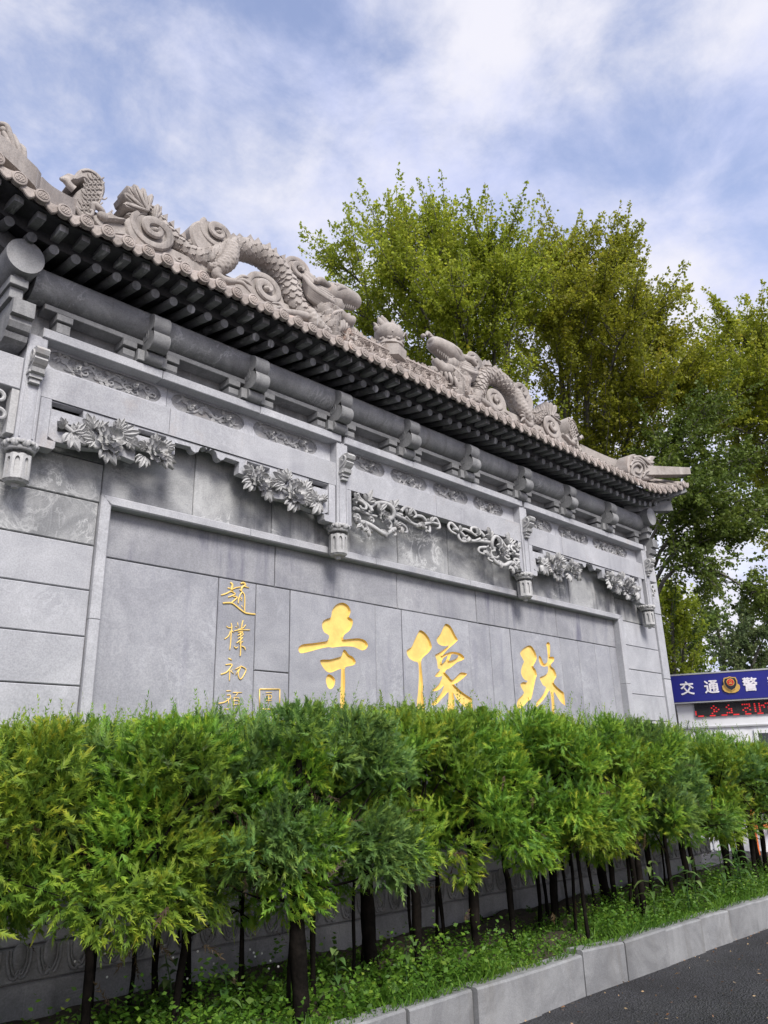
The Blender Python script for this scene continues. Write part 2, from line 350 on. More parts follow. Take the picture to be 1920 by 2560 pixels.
for a, b in zip(jx[:-1], jx[1:]):
    m = MB(); h = .262+random.uniform(-.006, .006); dy = random.uniform(-.010, .010); t = random.uniform(-.006, .006); t2 = random.uniform(-.02, .02)
    gp = random.uniform(.003, .010); x0, x1 = a+gp, b-gp; z0 = -.08; c = .012
    if abs(a-5.37) < .01: z0 = .0; t = .012; h += .008
    V = []
    for x, hh, yy in ((x0, h+t, dy), ((x0+x1)/2, h+random.uniform(-.004, .004), dy+t2/2+random.uniform(-.004, .004)), (x1, h-t, dy+t2)):
        V += [(x, 3.56+yy, z0), (x, 3.56+yy, hh-c), (x, 3.56+yy+c, hh), (x, 3.70+yy, hh), (x, 3.70+yy, z0)]
    m.add(V, [(4, 3, 2, 1, 0), (10, 11, 12, 13, 14)]+[(s*5+k, s*5+5+k, s*5+5+(k+1) % 5, s*5+(k+1) % 5) for s in range(2) for k in range(5)])
    m.build('kerb_stone', M_KERB, kerb)

# ================================================================== SCREEN WALL
XL, XR = 1.08, 10.90
PX = [1.59, 4.455, 7.34, 10.28]             # the four hanging posts
wall = thing('screen_wall', 'long grey carved stone screen wall with tiled eaves and gold inscription', 'wall', (6.0, 5.6, .2))
m = MB(); m.box(XL+.02, XR-.02, 5.385, 6.1, .1, 4.72).box(XL+.3, XR-.5, 5.34, 6.0, 4.6, 5.35); m.build('wall_core', M_CORE, wall)
# plinth courses
pl = MB(); pl.box(XL-.1, XR+.1, 5.25, 6.2, .05, .412, .012); plinth = pl.build('plinth', M_PLINTH, wall)
x = XL-.08
while x < XR:
    m = MB(); m.box(x, x+1.46, 5.235, 5.4, .418, .605, .012); m.build('lotus_course', M_PLINTH, plinth)
    k = x+.012
    while k < x+1.44:
        u = MB(); wv = .172
        for s_, rr in ((.0, .011), (.02, .007)):
            u.tube([(k+wv*.10+s_, 5.237, .60), (k+wv*.12+s_, 5.232, .53), (k+wv*.24+s_*.7, 5.228, .465+s_), (k+wv*.40, 5.23, .448+s_), (k+wv*.5, 5.23, .468+s_*1.2), (k+wv*.6, 5.23, .448+s_), (k+wv*.76-s_*.7, 5.228, .465+s_), (k+wv*.88-s_, 5.232, .53), (k+wv*.90-s_, 5.237, .60)], rr, 6, True, 3)
        u.ball((k+wv*.5, 5.236, .56), (wv*.26, .022, .075), 10, 6)
        u.build('lotus_petal', M_PLINTH, plinth, True); k += .18
    x += 1.47
def slab(x0, x1, z0, z1, yf, mat, name='stone_slab', gap=.0035, bev=.006, depth=.09, parent=wall):
    return MB().box(x0+gap, x1-gap, yf+random.uniform(-.003, .003), yf+depth, z0+gap, z1-gap, bev).build(name, mat, parent)
# side piers: seven courses each, and the narrow strip at the very edge
zc = [.605, .84, 1.16, 1.49, 1.822, 2.154, 2.494, 2.824, 3.156, 3.491, 3.80, 4.12]
for a, b in zip(zc[:-1], zc[1:]):
    slab(XL+.2, 2.228 if b < 3.5 else 2.236, a, b, 5.30, M_SLAB if b < 3.2 else M_BAND); slab(9.714 if b < 3.5 else 9.62, 10.70, a, b, 5.30, M_SLAB if b < 3.5 else M_BAND)
for a, b in ((.605, 1.7), (1.7, 2.75), (2.75, 3.7), (3.7, 4.4)):
    for x0, x1 in ((XL, XL+.2), (10.70, XR)): slab(x0, x1, a, b, 5.27, M_SLAB, 'corner_strip', depth=.5)
# band above the frame
bx = [2.236, 3.008, 3.794, 4.58, 5.36, 6.14, 6.92, 7.70, 8.48, 9.05, 9.62]
for a, b in zip(bx[:-1], bx[1:]): slab(a, b, 3.556, 4.20, 5.30, M_BAND)
# frame moulding
def frame_piece(loop_in_out, name='frame_moulding'):
    m = MB(); m.plate([loop_in_out], 5.262, 5.40, .010); m.build(name, M_BEAM, wall)
FO = dict(l=2.231, r=9.712, t=3.553); FI = dict(l=2.311, r=9.597, t=3.479)
cuts = [2.231, 3.55, 5.02, 6.45, 7.9, 9.712]
for i in range(5):
    a, b = cuts[i]+.002, cuts[i+1]-.002
    lo = [(a if i else FI['l'], FI['t']), (b if i < 4 else FI['r'], FI['t']), (b, FO['t']), (a, FO['t'])]
    frame_piece(lo)
for z0, z1 in ((.95, 2.618), (2.622, None)):
    frame_piece([(FO['l'], z0), (FI['l'], z0), (FI['l'], z1 or FI['t']-.003), (FO['l'], z1 or FO['t']-.003)])
    frame_piece([(FI['r'], z0), (FO['r'], z0), (FO['r'], z1 or FO['t']-.003), (FI['r'], z1 or FI['t']-.003)])
slab(FO['l'], FO['r'], .605, .95, 5.30, M_SLAB)
# ---- inscription: the slabs carry cut-in, gilded characters
YP = 5.36; ZJ = 3.107
C1 = reg(730, 1490, 210/1659); C2 = reg(1000, 1540, 220/1659); C3 = reg(1270, 1590, 190/1659); C4 = reg(540, 1440, 110/1281); C5 = reg(540, 1610, 180/1659)
si = [[(985,130),(1060,150),(1120,200),(1160,290),(1150,350),(1125,415),(1180,450),(1205,500),(1190,590),(1140,680),(1080,730),(1030,775),(1015,855),(1120,850),(1290,835),(1390,850),(1460,890),(1500,960),(1495,1000),(1460,1050),(1390,1075),(1320,1050),(1220,1005),(1050,995),(900,1005),(800,1020),(720,1010),(560,1040),(400,1085),(260,1120),(170,1130),(130,1080),(130,1020),(170,975),(240,950),(420,930),(600,905),(700,880),(735,780),(640,720),(600,630),(595,550),(620,490),(690,450),(770,420),(785,320),(820,230),(890,160)],
 [(1030,1055),(1080,1100),(1130,1165),(1190,1190),(1240,1250),(1260,1310),(1230,1360),(1150,1385),(1080,1395),(1045,1440),(1050,1600),(1050,1800),(1040,2000),(1050,2150),(1020,2400),(960,2400),(950,2200),(955,1900),(965,1700),(970,1500),(965,1440),(880,1470),(800,1505),(730,1510),(660,1470),(600,1390),(570,1330),(555,1275),(620,1255),(740,1255),(850,1230),(950,1200),(985,1170),(1005,1100)],
 [(720,1545),(790,1570),(850,1640),(850,1720),(820,1800),(770,1840),(720,1820),(690,1760),(670,1680),(680,1600)]]
xiang = [[(380,265),(440,290),(500,345),(560,440),(600,560),(590,620),(540,690),(460,760),(410,820),(400,880),(410,1000),(425,1150),(435,1300),(430,1450),(450,1600),(470,1800),(440,2000),(340,2000),(320,1800),(320,1600),(340,1450),(355,1200),(355,1000),(340,880),(270,855),(190,810),(140,740),(125,660),(150,630),(220,580),(260,490),(310,380),(350,300)],
 [(870,145),(925,165),(975,225),(1015,305),(1050,375),(1090,445),(1070,480),(1000,545),(910,620),(850,690),(800,752),(850,718),(930,685),(1000,675),(1100,690),(1170,725),(1215,785),(1200,820),(1140,850),(1080,870),(1010,930),(940,985),(880,1010),(850,1055),(860,1078),(920,1140),(980,1210),(1040,1165),(1110,1090),(1160,1062),(1265,1085),(1230,1140),(1160,1200),(1080,1260),(1020,1290),(1080,1350),(1170,1430),(1300,1520),(1420,1590),(1500,1640),(1520,1700),(1480,1760),(1380,1780),(1270,1755),(1180,1680),(1100,1600),(1050,1530),(1010,1450),(1025,1550),(1030,1700),(1010,1850),(970,2000),(900,1980),(890,1800),(910,1600),(915,1430),(850,1500),(780,1570),(720,1640),(640,1690),(590,1660),(650,1590),(740,1500),(800,1400),(830,1310),(770,1370),(690,1415),(610,1415),(640,1370),(720,1300),(770,1220),(800,1130),(740,1150),(670,1145),(665,1120),(700,1070),(760,1010),(715,985),(705,900),(690,820),(660,745),(690,715),(760,680),(850,610),(930,545),(870,565),(790,560),(720,520),(690,450),(710,400),(760,340),(810,230),(840,165)]]
xiang_isl = [[(795,835),(830,785),(880,752),(900,745),(870,820),(820,880),(790,895)], [(962,742),(975,722),(1040,722),(1105,750),(1060,800),(1000,830),(925,848),(945,800)]]
shu = [[(450,205),(510,220),(560,280),(605,370),(630,470),(600,570),(550,660),(600,730),(635,850),(610,920),(580,1050),(550,1200),(510,1370),(440,1420),(370,1500),(290,1580),(240,1610),(200,1540),(195,1470),(225,1380),(290,1310),(350,1240),(310,1160),(270,1070),(290,1020),(350,1005),(405,1015),(430,975),(370,960),(310,880),(285,800),(295,700),(325,610),(350,555),(300,460),(265,380),(300,310),(360,250)],
 [(870,130),(910,160),(920,220),(920,340),(920,450),(980,450),(1010,490),(1000,550),(940,610),(950,670),(1000,710),(1040,790),(1060,880),(1020,950),(1000,1020),(1060,1100),(1150,1180),(1280,1280),(1400,1370),(1470,1440),(1480,1510),(1400,1550),(1290,1530),(1180,1470),(1110,1380),(1050,1280),(1000,1215),(1005,1350),(1015,1500),(1010,1700),(960,1700),(955,1500),(940,1350),(910,1180),(850,1280),(770,1400),(690,1490),(620,1550),(610,1490),(640,1420),(700,1360),(770,1270),(830,1120),(770,1080),(720,990),(690,905),(770,870),(850,820),(875,750),(865,660),(790,670),(720,640),(680,550),(670,470),(690,430),(730,480),(760,560),(790,605),(850,580),(865,520),(865,400),(850,250),(835,180)]]
def slab_with_cuts(x0, x1, z0, z1, loops, islands, label, name='carved_character'):
    """one slab with the strokes cut out, a gilded tray (floor and sides) set into each cut"""
    gp = .0035; x0 += gp; x1 -= gp; z0 += gp; z1 -= gp
    loops = [[(min(max(p[0], x0+.012), x1-.012), p[1]) for p in lp] for lp in loops]
    loops = [[p for i, p in enumerate(lp) if abs(p[0]-lp[i-1][0])+abs(p[1]-lp[i-1][1]) > 1e-5] for lp in loops]
    MB().plate([[(x0, z0), (x1, z0), (x1, z1), (x0, z1)]]+loops, YP, YP+.05).build('stone_slab', M_PANEL, wall)
    if islands:
        m = MB(); [m.plate([i], YP, YP+.05) for i in islands]; m.build('stone_slab', M_PANEL, wall)
    m = MB(); D = .021
    for lp in loops:
        isl = [i for i in islands if lp is loops[-1]] if islands else []
        t = MB(); t.plate([lp]+isl, YP+D, YP+D+.02); m.add(t.V, t.F)
        for r in [lp]+isl:
            n = len(r); c = np.mean(np.array(r), 0)
            A = sum(r[i][0]*r[(i+1) % n][1]-r[(i+1) % n][0]*r[i][1] for i in range(n)); sg = (1 if A > 0 else -1)*(1 if r is lp else -1)
            V = []
            for i in range(n):
                dx, dz = r[(i+1) % n][0]-r[i-1][0], r[(i+1) % n][1]-r[i-1][1]; l_ = math.hypot(dx, dz)+1e-9
                V.append((r[i][0]-dz/l_*.001*sg, YP+.001, r[i][1]+dx/l_*.001*sg)); V.append((r[i][0]-dz/l_*.009*sg, YP+D-.0005, r[i][1]+dx/l_*.009*sg))
            m.add(V, [(2*i, 2*((i+1) % n), 2*((i+1) % n)+1, 2*i+1) for i in range(n)])
    o = m.build(name, M_GOLD, wall); o['label'] = label; return o
lo_j = [2.311, 3.322, 3.692, 4.053, 5.082, 5.449, 6.488, 6.858, 7.234, 8.241, 8.65, 9.05, 9.42, 9.60]
up_j = [2.311, 3.882, 5.396, 6.645, 8.21, 9.60]
for a, b in zip(up_j[:-1], up_j[1:]): slab(a, b, ZJ, 3.50, YP, M_PANELT, depth=.05)
for a, b in zip(lo_j[:-1], lo_j[1:]):
    if a == 4.053: slab_with_cuts(a, b, .95, ZJ, [smooth_loop(xz(C1, s_, YP), 2) for s_ in si], [], 'large gold cut-in character, leftmost of the three')
    elif a == 5.449: slab_with_cuts(a, b, .95, ZJ, [smooth_loop(xz(C2, s_, YP), 2) for s_ in xiang], [smooth_loop(xz(C2, s_, YP), 2) for s_ in xiang_isl], 'large gold cut-in character, middle one of the three')
    elif a == 7.234: slab_with_cuts(a, b, .95, ZJ, [smooth_loop(xz(C3, s_, YP), 2) for s_ in shu], [], 'large gold cut-in character, rightmost of the three')
    elif a == 3.692: slab(a, b, 2.375, ZJ, YP, M_PANEL, depth=.05); slab(a, b, .95, 2.375, YP, M_PANEL, depth=.05)
    else: slab(a, b, .95, ZJ, YP, M_PANEL, depth=.05)
small = [
 (C4, 'small gold brush character at the top of the signature column', [([(420,190),(480,260),(440,420)],80),([(340,350),(500,370),(590,340),(720,320)],45),([(460,300),(490,450)],70),([(150,560),(300,510),(430,440)],50),([(430,440),(560,510),(500,560),(350,620)],45),([(500,590),(620,620),(520,720),(430,790)],50),([(200,790),(330,780),(470,790),(600,880),(720,980),(850,1070),(1000,1100),(1150,1115)],60),([(720,220),(800,200),(860,260),(760,330),(740,440)],70),([(800,300),(960,340)],40),([(690,400),(760,460),(700,560),(660,680),(650,800)],50),([(780,470),(830,560),(840,750),(835,960),(840,1050)],45),([(700,620),(760,640),(720,680),(760,730)],25),([(740,850),(800,940)],25)]),
 (C4, 'small gold brush character, second of the signature column', [([(440,1370),(460,1480),(440,1700),(430,1900),(400,2160)],45),([(310,1460),(370,1510),(480,1490)],40),([(420,1600),(370,1740),(250,1840)],40),([(460,1590),(520,1650)],35),([(630,1350),(650,1500)],30),([(570,1480),(620,1500)],35),([(790,1290),(760,1400),(740,1540)],50),([(870,1420),(780,1520),(640,1560)],40),([(530,1600),(700,1570),(990,1570)],35),([(640,1640),(790,1620),(630,1740)],35),([(690,1660),(800,1690),(640,1830)],35),([(780,1780),(720,1860),(600,1950)],45),([(790,1900),(680,1960)],40),([(720,1650),(720,1950),(715,2250),(700,2330)],50),([(530,2040),(580,2100),(640,2060)],40),([(750,2040),(830,2080),(860,2160)],45)]),
 (C5, 'small gold brush character, third of the signature column', [([(290,330),(360,370)],50),([(220,480),(370,470),(310,580),(230,660),(110,700)],40),([(320,590),(315,720),(310,850)],35),([(390,580),(340,630)],20),([(340,620),(410,690)],25),([(440,590),(580,510)],35),([(520,590),(460,710)],35),([(580,510),(690,580),(650,700),(570,810),(520,740),(520,640),(570,540)],35)]),
 (C5, 'small gold brush character, lowest of the signature column', [([(240,1080),(340,1080)],30),([(250,1180),(330,1180),(320,1270),(250,1260)],28),([(50,1370),(200,1340),(330,1250)],35),([(290,1290),(290,1420)],28),([(180,1500),(340,1500)],28),([(390,1120),(600,1120)],30),([(500,1130),(440,1220)],28),([(400,1240),(520,1240)],25),([(400,1300),(530,1310)],25),([(400,1400),(530,1390)],25),([(420,1230),(410,1500)],25),([(530,1230),(530,1500)],25)]),
 (C5, 'square gold seal mark beside the signature column', [([(1005,1040),(1470,1040)],40),([(1470,1040),(1470,1500)],40),([(1005,1040),(1005,1500)],40),([(1005,1500),(1470,1500)],40),([(1150,1120),(1290,1120)],25),([(1160,1180),(1270,1180),(1270,1250),(1160,1250)],25),([(1150,1300),(1290,1300)],25),([(1215,1180),(1215,1380)],25)])]
for F, lab, strokes in small:
    m = MB()
    for i, (pts, wd) in enumerate(strokes):
        P = [at(*F(a, b), YP-.003-i*.0003) for a, b in pts]; sc_ = mpp(*F(*pts[0]), YP)*(110/1281 if F is C4 else 180/1659)
        n = len(P); m.tube(P, [wd*sc_*(.42 if 0 < k < n-1 else .34)*1.05 for k in range(n)], 8, True, 4, flat=.6)
    o = m.build('gold_character', M_GOLD, wall, True); o['label'] = lab

# ---- posts, beams, frieze, ledge
YB = 5.12
def petal_ring(m, c, r, h, n=9):
    for k in range(n):
        a = 2*math.pi*k/n+.2; d = np.array([math.cos(a), math.sin(a), 0]); s_ = np.array([-d[1], d[0], 0]); C = np.array(c)
        for sg in (-1, 1):
            m.tube([C+d*r*.45+s_*sg*.01+[0, 0, -h*.3], C+d*r*.85+s_*sg*.022+[0, 0, 0], C+d*r*1.06+s_*sg*.016+[0, 0, h*.38], C+d*r*1.1+s_*sg*.004+[0, 0, h*.12]], [.012, .021, .019, .010], 7, True, 3)
for i, xp in enumerate(PX):
    m = MB(); hw = .068; m.box(xp-hw, xp+hw, 5.10, 5.33, 3.73, 4.56, .008); post = m.build('post', M_BEAM, wall)
    m = MB(); m.box(xp-hw+.02, xp-hw+.03, 5.093, 5.11, 3.76, 4.3).box(xp+hw-.03, xp+hw-.02, 5.093, 5.11, 3.76, 4.3); m.build('bead', M_BEAM, post)
    pd = MB(); pd.lathe((xp, 5.175, 3.60), [(.02, .12), (.060, .12), (.062, .075), (.095, .065), (.098, .10), (.07, .13)], 16); petal_ring(pd, (xp, 5.175, 3.70), .095, .07)
    pd.build('lotus_collar', M_CARVE, post, True)
    # octagonal lantern with arched recesses
    r = .086; ln = MB(); n = 8; z0, z1 = 3.465, 3.645
    for k in range(n):
        a0 = 2*math.pi*(k-.5)/n+math.pi/8; a1 = a0+2*math.pi/n; p0 = np.array([math.cos(a0)*r, math.sin(a0)*r]); p1 = np.array([math.cos(a1)*r, math.sin(a1)*r])
        nrm = -(p0+p1)/np.linalg.norm(p0+p1); arch = [(.26, .16), (.74, .16), (.74, .72), (.68, .82), (.5, .88), (.32, .82), (.26, .72)]
        b = bmesh.new(); o4 = [b.verts.new((u, 0, v)) for u, v in ((0, 0), (1, 0), (1, 1), (0, 1))]; h7 = [b.verts.new((u, 0, v)) for u, v in arch]
        ed = [b.edges.new((q[t], q[(t+1) % len(q)])) for q in (o4, h7) for t in range(len(q))]
        bmesh.ops.triangle_fill(b, use_beauty=True, edges=ed); b.verts.index_update()
        def w3(u, v, d=0): q = p0*(1-u)+p1*u+nrm*d; return (xp+q[0], 5.175+q[1], z0+v*(z1-z0))
        ln.add([w3(v_.co.x, v_.co.z) for v_ in b.verts], [tuple(v_.index for v_ in f.verts) for f in b.faces]); b.free()
        ln.add([w3(u, v) for u, v in arch]+[w3(u, v, .014) for u, v in arch], [(t, (t+1) % 7, 7+(t+1) % 7, 7+t) for t in range(7)]+[tuple(range(7, 14))])
    ln.lathe((xp, 5.175, z0-.05), [(.022, .0), (.028, .018), (.03, .028), (.07, .032), (r, .05), (r, .0501)], 8, a0=math.pi/8-math.pi/8+math.pi/8*0+math.pi/8)
    ln.lathe((xp, 5.175, z1), [(r, 0), (r*.6, .012), (.05, .03)], 8, a0=math.pi/8); ln.build('pendant_lantern', M_CARVE, post)
    # carved head bracket half-way up the post
    b = MB(); c = 5.10
    b.prism_x([(c+.02, 4.20), (c-.05, 4.20), (c-.05, 4.225), (c-.075, 4.235), (c-.085, 4.265), (c-.06, 4.275), (c-.09, 4.29), (c-.115, 4.32), (c-.10, 4.345), (c-.125, 4.355), (c-.14, 4.385), (c-.12, 4.41), (c-.06, 4.415), (c+.02, 4.38)], xp-.045, xp+.045)
    b.box(xp-.036, xp+.036, c-.035, c+.02, 4.165, 4.20, .004).box(xp-.055, xp+.055, c-.06, c+.02, 4.228, 4.248, .003)
    for s_ in (-1, 1):
        b.tube([(xp+s_*.046, c-.02, 4.29), (xp+s_*.048, c-.07, 4.31), (xp+s_*.048, c-.10, 4.36), (xp+s_*.048, c-.07, 4.395), (xp+s_*.048, c-.045, 4.36), (xp+s_*.048, c-.065, 4.345)], .009, 6, True, 3)
    b.build('bracket_head', M_CARVE, post)
def cartouche(cx, hw, hh, zc_, seed):
    r = random.Random(seed); pts = []
    for sx in (1, -1):
        for t in range(7):
            a = -math.pi/2+math.pi*t/6; pts.append((cx+sx*(hw-hh*.9+hh*.9*math.cos(a)*(1+.10*math.cos(3*a))), zc_+sx*hh*math.sin(a)))
    return pts
bays = [(PX[0], PX[1], 1.722, [(1.69, 2.60), (2.70, 3.40), (3.50, 4.22)]), (PX[1], PX[2], 0, [(4.68, 5.11), (5.20, 5.74), (5.84, 6.42), (6.52, 7.07)]), (PX[2], PX[3], 0, [(7.45, 8.08), (8.22, 8.93), (9.04, 9.95)])]
ZB0, ZB1 = 4.113, 4.352; YF = 5.20
def relief_leaf(m, c, ang, ln, wd, y, lift=.014, curl=.0):
    """pointed ribbed leaf lying against the plane y, tip along ang (in the xz plane)"""
    d = np.array([math.cos(ang), 0, math.sin(ang)]); s_ = np.array([-d[2], 0, d[0]]); up = np.array([0, -1, 0.]); C = np.array([c[0], y, c[1]])
    ts = [0, .25, .55, .8, 1]; ws = [.25, .85, 1, .6, .0]; V = []; F = []
    for t, w_ in zip(ts, ws):
        b = C+d*ln*t+up*lift*(.4+math.sin(t*2.6)*.9+curl*t*t)
        V += [b-s_*wd*.5*w_-up*lift*.2, b-s_*wd*.25*w_+up*lift*.55, b-up*lift*.15, b+s_*wd*.25*w_+up*lift*.55, b+s_*wd*.5*w_-up*lift*.2]
    for i in range(4):
        for k in range(4): F.append((i*5+k, i*5+k+1, i*5+6+k, i*5+5+k))
    back = [v+up*-.012 for v in V]; n = len(V)
    m.add(V+back, F+[tuple(n+q for q in f[::-1]) for f in F])
def peony_leaf(m, c, ang, size, y, lobes=5):
    for k in range(lobes):
        t = (k-(lobes-1)/2)/max(1, (lobes-1)/2); relief_leaf(m, c, ang+t*.95, size*(1-.30*abs(t)), size*.46, y-.012*(1-abs(t))-random.random()*.006, .022, .4)
def peony(m, c, r, y):
    C = np.array([c[0], y, c[1]])
    for ring, (n, rad, sz, dy, tilt) in enumerate([(9, .70, .42, -.012, .25), (7, .48, .36, -.035, .5), (5, .26, .28, -.06, .8)]):
        for k in range(n):
            a = 2*math.pi*(k+.5*ring)/n+random.uniform(-.15, .15); d = np.array([math.cos(a), 0, math.sin(a)]); s_ = np.array([-d[2], 0, d[0]]); u = np.array([0, -1, 0.])
            P = []; nn = 5
            for i in range(nn):
                for j in range(nn):
                    p_, q = i/(nn-1), (j/(nn-1)-.5)*2; wdt = math.sin(math.pi*(.18+.62*p_))
                    P.append(C+np.array([0, dy, 0])+d*r*(rad-sz*.6+sz*1.1*p_*(1-.12*q*q))+s_*q*r*sz*.62*wdt+u*r*(.10+tilt*.45*p_**1.5+.16*q*q*p_))
            nq = len(P); F = [(i*nn+j, i*nn+j+1, (i+1)*nn+j+1, (i+1)*nn+j) for i in range(nn-1) for j in range(nn-1)]
            m.add(P+[p_-u*.008 for p_ in P], F+[tuple(nq+q for q in f[::-1]) for f in F])
    m.ball(C+np.array([0, -.06, 0]), r*.2, 8, 6)
for bi, (xa, xb, _, carts) in enumerate(bays):
    x0, x1 = xa+.068, xb-.068
    loops = [cartouche((a+b)/2, (b-a)/2, .074, 4.468, 3) for a, b in carts]
    jn = {0: [x0, 2.655, x1], 1: [x0, 5.79, x1], 2: [x0, 8.15, x1]}[bi]
    for a, b in zip(jn[:-1], jn[1:]):
        inside = [l_ for l_ in loops if a < np.mean([p[0] for p in l_]) < b]
        MB().plate([[(a+.002, 4.25), (b-.002, 4.25), (b-.002, 4.60), (a+.002, 4.60)]]+inside, YF, YF+.06).build('frieze_slab', M_BEAM, wall)
    for ci, ((a, b), lp) in enumerate(zip(carts, loops)):
        c = MB(); c.plate([lp], YF+.018, YF+.05); cart = c.build('cartouche', M_FRIEZE, wall)
        r = random.Random(bi*10+ci); m = MB(); w_ = b-a; yy = YF+.017
        nst = int(w_/.11)
        P = [(a+.05+(w_-.1)*k/(nst*2), yy-.004, 4.468+.036*math.sin(k*1.5+bi)+r.uniform(-.012, .012)) for k in range(nst*2+1)]
        m.tube(P, [.011-.004*abs(k/nst-1) for k in range(len(P))], 6, True, 3)
        for k in range(1, len(P)-1):
            px_, _, pz = P[k]; sd_ = 1 if k % 2 else -1
            if (bi*10+ci) in (0, 13, 22):      # scroll ribbons
                m.tube([(px_, yy, pz), (px_+.03, yy-.006, pz+sd_*.028), (px_+.06, yy-.008, pz+sd_*.018), (px_+.055, yy-.008, pz-sd_*.006), (px_+.035, yy-.006, pz+sd_*.004)], [.008, .008, .007, .006, .004], 6, True, 3)
            for q in range(3):
                relief_leaf(m, (px_, pz), r.uniform(0, 6.28), r.uniform(.045, .075), r.uniform(.018, .03), yy, .008)
        for k in range(max(1, nst//3)):
            peony(m, (a+w_*(k+.5)/max(1, nst//3), 4.468+r.uniform(-.012, .012)), .034, yy+.004)
        m.build('relief_carving', M_CARVE, cart)
    for a, b in zip(jn[:-1], jn[1:]):
        a2, b2 = (a if a != jn[0] else x0), (b if b != jn[-1] else x1)
        a2 += .002 if a != jn[0] else 0; b2 -= .002 if b != jn[-1] else 0
        m = MB(); m.prism_x([(YB, ZB0), (YB, ZB1-.012), (YB+.02, ZB1), (YF+.03, ZB1), (YF+.03, ZB0)], a2, b2); m.build('beam', M_BEAM, wall)
    k = 3; lx = [x0-.05+(x1-x0+.1)*i/k for i in range(k+1)]
    for a, b in zip(lx[:-1], lx[1:]): MB().box(a+.002, b-.002, 5.085, 5.32, 4.556, 4.632, .006).build('ledge', M_BEAM, wall)
# outer beam ends and their nosings beyond the corner posts
for s_, xp in ((-1, PX[0]), (1, PX[3])):
    e0, e1 = sorted((xp+s_*.07, xp+s_*.30)); MB().box(e0, e1, YB, 5.3, ZB0, 4.36, .006).build('beam_end', M_BEAM, wall)
    f0, f1 = sorted((xp+s_*.06, xp+s_*.17)); MB().box(f0, f1, 5.10, 5.32, 4.556, 4.64, .006).build('ledge', M_BEAM, wall)
    m = MB(); c = 5.02
    m.prism_x([(5.3, 4.44), (c+.10, 4.44), (c+.06, 4.455), (c+.045, 4.49), (c+.06, 4.505), (c+.02, 4.52), (c, 4.56), (c+.005, 4.60), (c-.035, 4.605), (c-.035, 4.66), (c-.03, 4.725), (5.3, 4.725)], *sorted((xp+s_*.085, xp+s_*.235))); m.build('beam_nosing', M_BRKT, wall)
    m = MB(); b0 = xp+s_*.07
    m.box(*sorted((b0, b0+s_*.05)), YB+.01, YB+.09, 3.78, ZB0-.002)
    for (dx, z_, r_) in ((.12, 4.03, .05), (.17, 3.98, .045), (.10, 3.90, .05)):
        m.tube([(b0+s_*(dx+r_*math.cos(t)*(1-t/9)), YB+.03, z_+r_*math.sin(t)*(1-t/9)) for t in np.linspace(0, 6, 12)], np.linspace(.018, .010, 12), 7, True, 2)
    m.build('end_scroll', M_CARVE, wall, angle=40)

# ---- carved hanging brackets under the beams
def Lz(F, pts, Y=5.12): return [(lambda p: np.array([p[0], p[2]]))(at(*F(a, b), Y)) for a, b in pts]
def bracket_board():
    m = MB(); zt = ZB0-.003
    st = [(1.665, zt), (1.665, 3.735), (1.785, 3.735), (1.800, 3.75), (1.800, 3.80), (1.742, 3.80), (1.742, zt)]
    m.plate([st[::-1]], YB, YB+.10, .004)
    ou = Lz(Z4, [(405, 1250), (520, 1280), (640, 1300), (760, 1310), (870, 1345), (1005, 1400), (1012, 1290), (1300, 1350), (1302, 1262), (1415, 1292), (1430, 1320), (1450, 1336), (1475, 1330), (1490, 1300), (1515, 1290), (1540, 1285)])
    tx = ou[-1][0]; outer = [(1.745, zt), (1.745, 3.83)]+[tuple(p) for p in ou[:-1]]+[(tx, zt-.02), (tx, zt)]
    holes = [[tuple(p) for p in Lz(Z4, q)] for q in ([(390, 955), (622, 1022), (622, 1076), (390, 1008)], [(1030, 1158), (1238, 1218), (1238, 1260), (1030, 1202)], [(430, 1100), (600, 1150), (600, 1192), (430, 1176)], [(840, 1140), (920, 1170), (915, 1215), (850, 1200)])]
    m.plate([outer]+holes, YB+.012, YB+.085, .003)
    return m
def bracket_flowers():
    m = MB(); y = YB+.008
    def c(a, b): p = at(*Z4(a, b), 5.10); return (p[0], p[2])
    random.seed(5)
    for a, b, an, sz in [(530, 1190, -65, .150), (690, 1160, 125, .115), (640, 1190, 200, .11), (740, 1180, 60, .10), (790, 1300, -60, .150), (900, 1200, 20, .150), (880, 1170, 75, .10), (950, 1250, -30, .10), (700, 1240, 190, .12), (1150, 1275, 95, .085), (1070, 1370, -110, .11), (1210, 1360, -50, .13), (1215, 1300, 25, .10), (1085, 1310, 150, .08), (480, 1150, 130, .07), (560, 1200, 60, .11)]:
        peony_leaf(m, c(a, b), math.radians(an), sz, y-.004)
    peony(m, c(805, 1248), .125, y-.03); peony(m, c(1150, 1335), .105, y-.03)
    m.tube([(*c(500, 1200), 0)][0:0] or [np.array([c(a, b)[0], y-.03, c(a, b)[1]]) for a, b in [(480, 1140), (560, 1200), (680, 1270), (720, 1300), (860, 1260), (960, 1270), (1050, 1290), (1110, 1320)]], [.018, .014, .014, .016, .012, .015, .012, .01], 8, True, 4)
    return m
bb, bf = bracket_board(), bracket_flowers()
cx0 = (PX[0]+PX[1])/2; dxr = PX[2]-PX[0]
for sh in (0, dxr):
    for mir in (False, True):
        B = bb.mirror(cx0) if mir else bb; Fl = bf.mirror(cx0) if mir else bf
        ob = B.shift(sh).build('hanging_bracket', M_BEAM, wall); Fl.shift(sh).build('peony_carving', M_CARVE, ob, angle=50)
